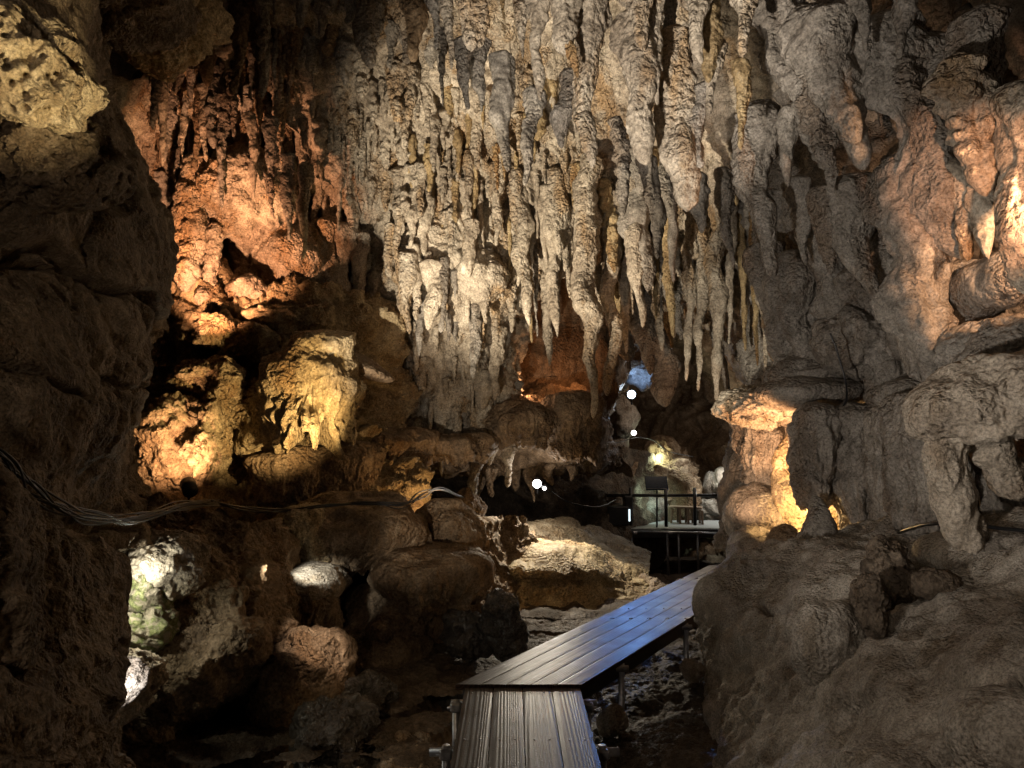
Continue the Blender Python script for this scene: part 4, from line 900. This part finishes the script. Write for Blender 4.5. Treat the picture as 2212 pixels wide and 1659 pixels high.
pblob('flowstone_mound', 1790, 1385, 4.6, 150, 170, .2, 'flow', .06, .25, 'cream_near', 'bulging flowstone nose with a trickling fluted face on the mound', 'flowstone', seed=108)
pblob('flowstone_mound', 2190, 1600, 2.7, 220, 190, .25, 'mound', .06, .3, 'cream_near', 'brownish lump in the bottom right corner', 'flowstone', seed=109)
pblob('rock_outcrop', 1700, 1190, 7.1, 70, 100, .2, 'rock', .05, .2, 'brown', 'small broken rock in front of the glowing niche', 'rock', seed=110)
pblob('rock_outcrop', 1800, 1060, 8.3, 120, 170, .2, 'knob', .06, .2, 'yellow', 'yellow-lit rock glowing inside the right niche', 'rock', seed=111)
pblob('rock_outcrop', 1715, 1050, 8.2, 90, 220, .2, 'knob', .06, .2, 'yellow', 'glowing crusted rock face left of the grooved drapery', 'rock', seed=112)
pblob('rock_outcrop', 1885, 1090, 7.8, 60, 140, .2, 'knob', .06, .2, 'ochre', 'rusty rock glowing dimly between two draperies', 'rock', seed=113)

# far chamber rocks
pblob('column', 1330, 985, 19.5, 60, 190, .4, 'flow', .12, .4, 'grey', 'blue-grey waisted column at the entrance of the far chamber', 'column', seed=120)
pblob('rock_outcrop', 1400, 795, 17.0, 100, 60, .4, 'knob', .3, .35, 'grey', 'crusted rock above the blue lamp', 'rock', seed=121)
pblob('rock_outcrop', 1355, 715, 16.5, 150, 110, .8, 'curtain', .4, .5, 'brown', 'brown rock mass between the fringe and the blue lamp', 'rock', seed=122)
pblob('rock_outcrop', 1440, 1045, 20.5, 130, 160, .7, 'rock', .4, .5, 'brown', 'dim rock behind the sign stand', 'rock', seed=123)
pblob('rock_outcrop', 1400, 1100, 19.8, 70, 60, .5, 'rock', .22, .4, 'grey', 'greenish-lit smooth rock at the left of the platform', 'rock', seed=124)
pblob('rock_outcrop', 1540, 1100, 20.4, 110, 62, .5, 'rock', .3, .35, 'grey', 'white-lit jagged rock behind the bench', 'rock', seed=125)
pblob('rock_outcrop', 1553, 1042, 20.0, 44, 52, .3, 'curtain', .22, .25, 'grey', 'white-lit fluted rock at the right of the far chamber', 'rock', seed=126)
pblob('rock_outcrop', 1425, 1000, 20.6, 44, 66, .25, 'knob', .12, .3, 'moss', 'mossy rock arch glowing round a lamp in the far chamber', 'rock', seed=127)
pblob('rock_outcrop', 1290, 1085, 20.0, 150, 110, .6, 'rock', .2, .6, 'brown', 'dark rock left of the platform', 'rock', seed=128)
pblob('rock_outcrop', 1340, 905, 19.2, 80, 90, .5, 'flow', .15, .4, 'grey', 'rock bulb on top of the waisted column', 'rock', seed=129)

# the smallest of the many stalactites become one mass
extra = sorted([t for t in STAL if not t[5]], key=lambda t: t[0])[:max(0, len(STAL) - 285)]
mats_ = sorted({t[2] for t in extra}); vs, qs, mi, off = [], [], [], 0
for t in extra:
    vs.append(t[3]); qs.append(t[4] + off); off += len(t[3]); mi.append(np.full(len(t[4]), mats_.index(t[2])))
    bpy.data.objects.remove(t[1])
if extra:
    o = link_mesh('small_stalactites', np.concatenate(vs), np.concatenate(qs), mats_[0])
    for mn in mats_[1:]: o.data.materials.append(MAT[mn])
    o.data.polygons.foreach_set('material_index', np.concatenate(mi).astype(np.int32))
    tag(o, 'countless small crusted stalactites filling the spaces of the ceiling', 'small stalactites', None, 'stuff')
# loose stones along the walk
r = np.random.default_rng(77)
protos = []
for k in range(5):
    o = blob('stone', (0, 0, 0), (.085, .065, .04), 'rock', .07, .1, 'stone', None, None, seed=200 + k, step=.012, pw=2.6)
    o.hide_render = False; protos.append(o)
used = set()
def place_stone(k, loc, s, rz, label, group):
    if k not in used: o = protos[k]; used.add(k)
    else: o = protos[k].copy(); COL.objects.link(o)
    o.location = loc; o.scale = (s, s, s * .9); o.rotation_euler = (rz * .3, rz * .2, rz)
    tag(o, label, 'stone', group)
cnt = 0
while cnt < 70:
    t = r.random() ** 1.2; y = 6.6 + 3.2 * t
    x = -.385 + (y - 5.2) * .633 - r.uniform(.08, .55 + .5 * t)
    place_stone(cnt % 5, (x, y, -.50 + r.uniform(-.02, .05)), r.uniform(.5, 1.7), r.uniform(0, 6), 'one of the pale loose stones lying along the left side of the boardwalk', 'loose stones left of the boardwalk'); cnt += 1
for k in range(46):
    y = r.uniform(10.3, 15.5); x = r.uniform(2.2, 4.6) * y / 13
    place_stone(k % 5, (x, y, -.5 - 1.05 * min(1, max(0, (y - 10.5) / 4)) + .05), r.uniform(1, 3), r.uniform(0, 6), 'one of the tumbled stones on the slope under the platform', 'tumbled stones below the platform')
for k in range(18):
    y = r.uniform(4.2, 6.4); x = -.45 - r.uniform(.0, 1.3)
    place_stone(k % 5, (x, y, -.63 + r.uniform(-.02, .02)), r.uniform(.3, .9), r.uniform(0, 6), 'one of the wet stones in the shallow stream left of the walk', 'wet stones in the stream')
blob('stone', P(1322, 1520, 5.7) * [1, 1, 0] + [0, 0, -.42], (.11, .1, .1), 'rock', .05, .12, 'stone', 'angular brown stone on the gravel right of the boardwalk', 'stone', seed=220)
blob('stone', P(1600, 1375, 6.5) * [1, 1, 0] + [-.35, .3, -.38], (.1, .1, .06), 'rock', .05, .12, 'stone', 'pale stone under the right edge of the far boardwalk', 'stone', seed=221)

# ================================================================= BOARDWALK
def plank(parent, corners, z, th, name='plank', crown=.003):
    """corners: four (x, y) of the plank, near-left, near-right, far-right, far-left"""
    c = np.array(corners, float)
    L1 = np.linalg.norm(c[3] - c[0]); n = 30; m = 9
    s = np.linspace(0, 1, n)[:, None, None]; t = np.linspace(0, 1, m)[None, :, None]
    g = (c[0] * (1 - t) + c[1] * t) * (1 - s) + (c[3] * (1 - t) + c[2] * t) * s
    x = g[..., 0]; y = g[..., 1]
    tt = t[..., 0] * np.ones_like(x)
    edge = np.clip(np.minimum(tt, 1 - tt) * (m - 1), 0, 1)
    zz = z - .002 * (1 - edge)
    top = np.stack([x, y, zz], -1)
    bot = np.stack([x, y, 0 * x + z - th], -1)
    V = np.concatenate([top.reshape(-1, 3), bot.reshape(-1, 3)])
    Q = list(grid_quads(n, m)[:, ::-1]); Q += list(grid_quads(n, m) + n * m)
    def side(idx):
        for a, b in zip(idx[:-1], idx[1:]): Q.append((a, b, b + n * m, a + n * m))
    side(list(range(0, m))); side([i * m + m - 1 for i in range(n)]); side([(n - 1) * m + j for j in range(m - 1, -1, -1)]); side([i * m for i in range(n - 1, -1, -1)])
    mid = (c[0] + c[1]) / 2; dirv = (c[3] - c[0]) / L1
    ang = math.atan2(dirv[1], dirv[0]) - PI / 2
    ca, sa = math.cos(-ang), math.sin(-ang)
    loc = np.array([mid[0], mid[1], z])
    V = V - loc; V = np.stack([V[:, 0] * ca - V[:, 1] * sa, V[:, 0] * sa + V[:, 1] * ca, V[:, 2]], -1)
    o = link_mesh(name, V, np.array(Q), 'wood', None, None, smooth=False)
    o.parent = parent; o.location = loc - np.array(parent['_o']); o.rotation_euler = (0, 0, ang)
    return o
bw1 = tag(empty('boardwalk', (0, 4, 0)), 'near straight boardwalk of four wet wooden planks', 'boardwalk')
xl, xr = -.325, .468
ws = np.linspace(0, 1, 5)
for k in range(4):
    a, b = xl + (xr - xl) * ws[k] + .0025, xl + (xr - xl) * ws[k + 1] - .0025
    plank(bw1, [(a, 1.2), (b, 1.2), (b, 5.205), (a, 5.205)], 0.0, .04)
bw2 = tag(empty('boardwalk', (0, 5.2, 0)), 'far boardwalk of five wet planks running diagonally to the right', 'boardwalk')
d2 = np.array([.537, .8436]); L2 = 5.6
xa, xb = -.392, .478
w5 = np.linspace(0, 1, 6)
for k in range(5):
    a = np.array([xa + (xb - xa) * w5[k] + .003, 5.215]); b = np.array([xa + (xb - xa) * w5[k + 1] - .003, 5.215])
    plank(bw2, [a, b, b + d2 * L2, a + d2 * L2], .018, .04)
for k in range(4):
    for yy in (4.33, 5.10):
        for q_ in (.28, .72):
            x_ = xl + (xr - xl) * (ws[k] + (ws[k + 1] - ws[k]) * q_)
            tube('screw', [(x_, yy + .01 * q_, -.004), (x_, yy + .01 * q_, .0025)], .006, 'steel', bw1, 10)
for par, pts in ((bw1, [((-.36, 5.12), (.52, 5.12)), ((-.42, 4.35), (.56, 4.35)), ((-.36, 3.2), (.5, 3.2))]),):
    for (a, b) in pts:
        tube('crossbar', [(a[0] - .05, a[1], -.075), (b[0] + .05, b[1], -.075)], .0243, 'steel', par, 14)
for (x, y) in ((-.375, 5.08), (.505, 5.08), (-.375, 4.35), (.515, 4.35)):
    tube('support_post', [(x, y, -.75), (x, y, -.04)], .0243, 'steel', bw1, 14)
    cl = boxm('clamp', (x, y - .01, -.08), (.075, .07, .06), 'steel', bw1, bev=.012)
    tube('clamp_bolt', [(x - .055, y - .03, -.08), (x + .055, y - .03, -.08)], .009, 'steel', cl, 8)
for t in (.12, .38, .64, .9):
    c0 = np.array([xa, 5.215]) + d2 * L2 * t; c1 = np.array([xb, 5.215]) + d2 * L2 * t
    tube('crossbar', [(c0[0] - .05, c0[1], -.05), (c1[0] + .05, c1[1], -.05)], .0243, 'steel', bw2, 12)
    for c_ in (c0, c1): tube('support_post', [(c_[0], c_[1] + .03, -.85), (c_[0], c_[1] + .03, -.02)], .0243, 'steel', bw2, 12)
for off in (.04, .83):
    c0 = np.array([xa + off, 5.25]); c1 = c0 + d2 * (L2 - .2)
    boxm('beam', ((c0[0] + c1[0]) / 2, (c0[1] + c1[1]) / 2, -.075), (.05, L2 - .3, .10), 'black', bw2, rot=(0, 0, -math.atan2(d2[0], d2[1])))

# ================================================================= PLATFORM IN THE FAR CHAMBER
D = 18.0
dz = P(1400, 1141, D)[2]
xL, xR = P(1362, 1141, D)[0], P(1700, 1141, D)[0]
pf = tag(empty('platform', (xL, D, dz)), 'raised viewing platform with a black pipe railing in the far chamber', 'platform')
boxm('deck', ((xL + xR) / 2, D + .85, dz - .03), (xR - xL, 1.7, .06), MAT['steel'], pf).data.materials[0] = plain('wet_deck_boards', (.35, .36, .36), .3)
boxm('fascia', ((xL + xR) / 2, D - .03, dz - .12), (xR - xL, .05, .2), 'black', pf)
tube('lower_pipe', [P(1350, 1147, D - .1), P(1590, 1153, D - .1)], .03, 'steel', pf)
rz = P(1400, 1070, D)[2]
tube('top_rail', [P(1300, 1070, D - .06), P(1568, 1070, D - .06)], .038, 'black', pf)
tube('top_rail', [P(1568, 1070, D - .06), P(1580, 1100, D - .06)], .03, 'black', pf)
for u, top in ((1362, 1053), (1438, 1056), (1500, 1053), (1576, 1090)):
    t_ = P(u, top, D - .08); tube('post', [t_ - [0, 0, .9 if u < 1570 else .5], t_], .042, 'black', pf)
for u in (1364, 1441, 1465, 1506):
    t_ = P(u, 1148, D - .08); b_ = P(u + 3, 1246, D - .08); tube('leg', [b_, t_], .028, 'steel', pf)
for u in (1372, 1448, 1512):
    boxm('clamp', P(u, 1151, D - .14), (.1, .06, .07), 'steel', pf, bev=.015)
sg = tag(empty('information_stand', P(1419, 1141, D + .2)), 'dark slanted information board on a thin pole on the platform', 'sign')
tube('pole', [P(1419, 1139, D + .2), P(1419, 1045, D + .2)], .022, 'black', sg)
boxm('board', P(1418, 1044, D + .15), (.55, .03, .36), 'panel', sg, rot=(-.45, 0, .05))
boxm('board_ledge', P(1418, 1056, D + .05), (.5, .05, .02), 'black', sg)
bx_ = tag(empty('equipment_box', P(1334, 1132, D - .2)), 'black equipment box at the left end of the platform', 'box')
boxm('cabinet', P(1334, 1113, D - .2), (.5, .4, .44), 'black', bx_, bev=.02)
boxm('upper_cabinet', P(1356, 1090, D - .18), (.2, .35, .42), 'black', bx_, bev=.02)
boxm('light_strip', P(1359.5, 1113, D - .4), (.04, .03, .28), emit('box_lamp', (.8, .95, 1.0), 1.5), bx_)
lb_ = boxm('lamp_tube', P(1578, 1138, D - .3), (.05, .05, .3), emit('white_lamp_tube', (.9, .95, 1), 2.0), rot=(0, .15, 0)); tag(lb_, 'short white lamp tube at the right end of the platform', 'lamp')
bn = tag(empty('bench', P(1480, 1121, 19.4)), 'low wooden bench standing at the back of the platform', 'bench')
bz = P(1480, 1121, 19.4)[2]
b0, b1 = P(1445, 1092, 19.2), P(1516, 1099, 18.9)
mid = (b0 + b1) / 2; ang = math.atan2(b1[1] - b0[1], b1[0] - b0[0])
boxm('seat', mid, (np.linalg.norm(b1 - b0), .34, .045), 'benchwood', bn, rot=(0, 0, ang))
for f_ in (.03, .3, .55, .75, .97):
    for s_ in (-.13, .13):
        c_ = b0 + (b1 - b0) * f_; boxm('leg', (c_[0], c_[1] + s_, (c_[2] + dz) / 2 - .02), (.05, .05, c_[2] - dz - .02), 'benchwood', bn)

# ================================================================= CABLES
def cable_set(name, pts, offs, rad, label, mats=('rubber',), cat='cable', n=60, wob=.03):
    root = tag(empty(name, pts[0]), label, cat)
    for k in range(offs):
        rr = np.random.default_rng(k + len(name))
        pp = [np.array(p_) + rr.normal(size=3) * wob for p_ in pts]
        tube('strand', pp, rad * rr.uniform(.7, 1.2), mats[k % len(mats)], root, 8, n=n)
    return root
cable_set('cable_bundle', [P(-140, 900, 2.5), P(0, 985, 2.75), P(60, 1050, 3.0), P(125, 1098, 3.3), P(200, 1122, 3.8), P(300, 1118, 4.6), P(400, 1092, 5.6), P(470, 1088, 6.6)], 12, .0045, 'thick sagging bundle of black cables along the left wall', ('rubber',), wob=.02, n=80)
cable_set('cable_bundle', [P(455, 1085, 6.7), P(520, 1098, 7.2), P(600, 1104, 7.8), P(700, 1092, 7.9), P(800, 1086, 7.9), P(870, 1092, 8.0), P(915, 1068, 8.6), P(955, 1058, 9.9), P(1000, 1075, 11.8)], 4, .008, 'black cables running along the top of the large flowstone shelf', ('rubber',), wob=.018)
cable_set('cable', [P(1940, 1150, 6.2), P(2000, 1133, 5.5), P(2090, 1130, 5.1), P(2150, 1140, 4.9), P(2260, 1150, 4.6)], 1, .012, 'dark cable crossing the foot of the smooth column', wob=0)
cable_set('cable', [P(1793, 720, 7.0), P(1808, 760, 7.0), P(1825, 820, 7.0), P(1828, 862, 7.1), P(1808, 890, 7.2), P(1770, 900, 7.3)], 1, .009, 'thin dark cable hanging down the right wall', wob=0)
cable_set('cable', [P(1290, 962, 16), P(1340, 955, 17), P(1375, 946, 17.6), P(1410, 950, 18.5), P(1445, 975, 19.5), P(1500, 985, 20)], 1, .012, 'arched cable on the wall of the far chamber', wob=.02)
cable_set('cable', [P(1190, 1060, 14), P(1230, 1085, 14), P(1290, 1095, 14.5), P(1330, 1080, 15.5)], 1, .014, 'cable sagging from the white spotlight to the platform', wob=0)

# ================================================================= LAMPS
def fixture(name, loc, aim, r, col, s, label, body=True):
    loc = np.asarray(loc, float); aim = np.asarray(aim, float)
    dirv = (aim - loc) / np.linalg.norm(aim - loc)
    root = tag(empty(name, loc), label, 'spotlight')
    if body:
        tube('housing', [loc - dirv * r * 2.6, loc - dirv * r * .12], r * 1.15, 'black', root, 20)
        tube('bracket', [loc - dirv * r * 1.5, loc - dirv * r * 1.5 - np.array([0, 0, r * 2.6])], r * .2, 'black', root)
    tube('lens', [loc - dirv * r * .1, loc + dirv * r * .05], r, emit(name + '_lens', col, s), root, 24)
    return root
def spot(name, loc, aim, W, col, ang, blend=.4, size=.04):
    import mathutils
    l = bpy.data.lights.new(name, 'SPOT'); l.energy = W; l.color = col; l.spot_size = math.radians(ang); l.spot_blend = blend; l.shadow_soft_size = size
    o = bpy.data.objects.new(name, l); COL.objects.link(o); o.location = loc
    d_ = mathutils.Vector(np.asarray(aim, float) - np.asarray(loc, float)); o.rotation_euler = d_.to_track_quat('-Z', 'Y').to_euler()
    return o
def point(name, loc, W, col, size=.05):
    l = bpy.data.lights.new(name, 'POINT'); l.energy = W; l.color = col; l.shadow_soft_size = size
    o = bpy.data.objects.new(name, l); COL.objects.link(o); o.location = loc
    return o
WARM = (1, .80, .56); ORG = (1, .52, .25); YEL = (1, .76, .34); WHT = (1, .96, .88); BLUE = (.30, .52, 1.0); GRN = (.9, 1.0, .62)

spot('field_spot', (-2.1, 6.3, .45), P(1085, 475, 10), 4400, (1, .86, .66), 52, .7)
spot('path_spot_white', (-1.3, 1.6, .1), P(950, 810, 11), 1000, (1, .86, .68), 30, .7)
spot('path_spot_top', (-.9, 3.0, .6), P(1330, 70, 6.4), 2100, (1, .89, .76), 40, .7)
spot('fringe_fill', (-.6, 3.5, .8), P(1545, 735, 9.8), 1500, (1, .9, .72), 15, .5)  # added to brighten the fringe, which field_spot does not reach
spot('alcove_spot', P(400, 745, 8.2), P(520, 450, 10.6), 950, (1, .47, .24), 62, .6)
spot('yellow_spot', P(720, 1000, 7.8), P(520, 780, 9.8), 260, (1, .68, .30), 72, .5)
fixture('spotlight', P(405, 1042, 8.2), P(365, 930, 9), .07, ORG, 6, 'small black spotlight with an orange beam at the foot of the lit wall')
spot('wall_foot_spot', P(402, 1034, 8.2), P(375, 920, 9.2), 120, (1, .52, .27), 80, .5)
spot('rock_spot', (-.75, 2.2, 1.9), P(75, 160, 2.7), 150, (1, .78, .44), 36, .5)
for k_, (u_, v_, d_, w_, c_) in enumerate([(288, 1232, 5.32, 9, (1, .97, .8)), (268, 1330, 5.15, 7, (1, .98, .75)), (255, 1470, 4.85, 5, (.95, .95, 1))]):
    point('gap_lamp', P(u_, v_, d_), w_, c_, .02)
spot('cushion_spot', P(640, 1195, 7.15), P(700, 1275, 7.7), 26, (1, 1, .9), 60, .5)
spot('boulder_spot', P(700, 1150, 5.6), P(680, 1420, 6.4), 90, (1, .78, .6), 30, .6)
# visible white lamp over the rock slope
wl = P(1160, 1045, 13.0)
lamp_ = fixture('spotlight', wl, wl + np.array([-.1, -1, -.15]), .075, (1, .97, .92), 160, 'bright white spotlight with a double head shining over the rock slope')
tube('second_lens', [wl + np.array([.13, .0, -.08]), wl + np.array([.13, -.02, -.08])], .028, emit('second_lens_glow', (1, .97, .92), 120), lamp_, 20)
tube('second_housing', [wl + np.array([.13, .13, -.06]), wl + np.array([.13, .005, -.08])], .055, 'black', lamp_, 20)
spot('slope_spot', wl + np.array([0, -.7, .5]), P(1190, 1190, 11.2), 430, (1, .86, .64), 100, .6)
spot('white_beam', wl + np.array([0, -.3, 0]), (.35, 5.6, 0), 80, (1, .96, .92), 20, .8, .1)
bl = P(1364, 852, 16.5)
fixture('spotlight', bl, EYE + np.array([0, 0, -.2]), .09, (.5, .72, 1.0), 160, 'blue-white spotlight shining out of the far chamber')
spot('blue_beam', bl + np.array([0, -.3, 0]), (1.45, 7.1, 0), 430, (.12, .34, 1.0), 14, .9, .12)
spot('blue_back', bl + np.array([0, .1, .2]), P(1395, 790, 17), 22, BLUE, 120, .7)
fixture('spotlight', P(1369, 935, 18), EYE, .06, (1, 1, .95), 30, 'small white lamp below the blue one')
fixture('spotlight', P(1424, 982, 20.2), EYE, .13, (1, 1, .9), 30, 'white lamp glowing inside the mossy arch')
point('passage_fill', P(1500, 830, 17.2), 70, (1, .78, .6), .1)  # added weak fill that brings out the passage rock
spot('stream_fill', (-1.1, 3.0, 1.7), P(850, 1560, 5.9), 70, (1, .75, .42), 30, .8)  # added warm fill so the shallow water shows
point('slot_lamp', wl + np.array([0, -.5, -.1]), 22, (1, .9, .8), .05)
point('arch_lamp', P(1424, 985, 19.9), 26, GRN)
spot('bench_spot', P(1500, 900, 19.5), P(1500, 1115, 19.6), 150, (.92, 1, .96), 70, .6)
point('fluted_lamp', P(1568, 1030, 19.2), 40, WHT)
spot('green_spot', P(1400, 1040, 18.4), P(1400, 1105, 19.8), 60, (.7, 1, .85), 80, .6)
# orange niche on the back wall
point('niche_lamp', P(1133, 846, 13.0), 14, ORG, .03)
point('niche_lamp_far', P(1243, 790, 13.9), 12, (1, .42, .16), .03)
point('small_orange_lamp', P(1292, 928, 14.4), 10, ORG, .03)
point('cable_lamp', P(950, 1088, 9.9), 16, (1, .6, .25), .03)
point('hump_lamp', P(905, 1195, 9.3), 18, (1, .55, .25), .03)
# right niche lamps
spot('cap_spot', P(1660, 1030, 7.5), P(1650, 890, 8.4), 130, (1, .53, .26), 80, .5)
point('right_niche_lamp', P(1740, 1105, 7.75), 34, (1, .62, .26), .03)
point('right_niche_lamp_two', P(1805, 1112, 7.8), 26, (1, .6, .25), .03)
point('right_niche_lamp_three', P(1868, 1120, 7.3), 9, (1, .45, .18), .03)
spot('pillar_spot', P(1590, 1090, 7.6), P(1650, 1020, 8.6), 50, (1, .6, .35), 80, .6)
# orange lamp out of frame at the upper right
spot('right_orange_spot', (3.75, 4.3, 3.2), P(2120, 480, 5.6), 260, (1, .56, .31), 84, .5)
spot('right_orange_spot_low', (2.75, 3.1, 2.3), P(2150, 400, 5.3), 420, (1, .47, .24), 27, .5)
spot('column_orange_spot', (2.75, 3.1, 2.2), P(2015, 560, 6.0), 200, (1, .52, .28), 13, .6)
# soft fill added near the viewer, not lamps of the path
def area(name, loc, aim, W, col, size):
    import mathutils
    l = bpy.data.lights.new(name, 'AREA'); l.energy = W; l.color = col; l.size = size; l.shape = 'DISK'
    o = bpy.data.objects.new(name, l); COL.objects.link(o); o.location = loc
    d_ = mathutils.Vector(np.asarray(aim, float) - np.asarray(loc, float)); o.rotation_euler = d_.to_track_quat('-Z', 'Y').to_euler()
area('fill_behind', (-1.2, -1.5, 2.2), (2.0, 6, 2.0), 30, (1, .80, .62), .5)
spot('right_wall_spot', (-1.4, 2.0, .9), P(1850, 500, 6.5), 900, (1, .91, .82), 66, .8, .1)
spot('mound_spot', (-.9, 1.6, 2.9), P(2120, 1330, 3.9), 100, (1, .88, .76), 46, .8, .2)

w = bpy.data.worlds.new('World'); SC.world = w; w.use_nodes = True
bg = w.node_tree.nodes.get('Background')
bg.inputs[0].default_value = (.9, .75, .6, 1); bg.inputs[1].default_value = 0.0

SC.render.engine = 'CYCLES'
SC.view_settings.view_transform = 'Standard'
SC.view_settings.look = 'None'
SC.view_settings.exposure = 0.0
SC.view_settings.gamma = 1.0
SC.cycles.use_denoising = True
SC.cycles.denoising_input_passes = 'RGB_ALBEDO_NORMAL'
SC.cycles.denoising_prefilter = 'ACCURATE'
SC.cycles.max_bounces = 4
SC.cycles.diffuse_bounces = 2
SC.cycles.adaptive_threshold = .012
SC.cycles.glossy_bounces = 3
SC.cycles.transparent_max_bounces = 6
SC.cycles.sample_clamp_indirect = 1.5
SC.cycles.sample_clamp_direct = 12.0
for o in COL.objects:
    if '_o' in o: del o['_o']
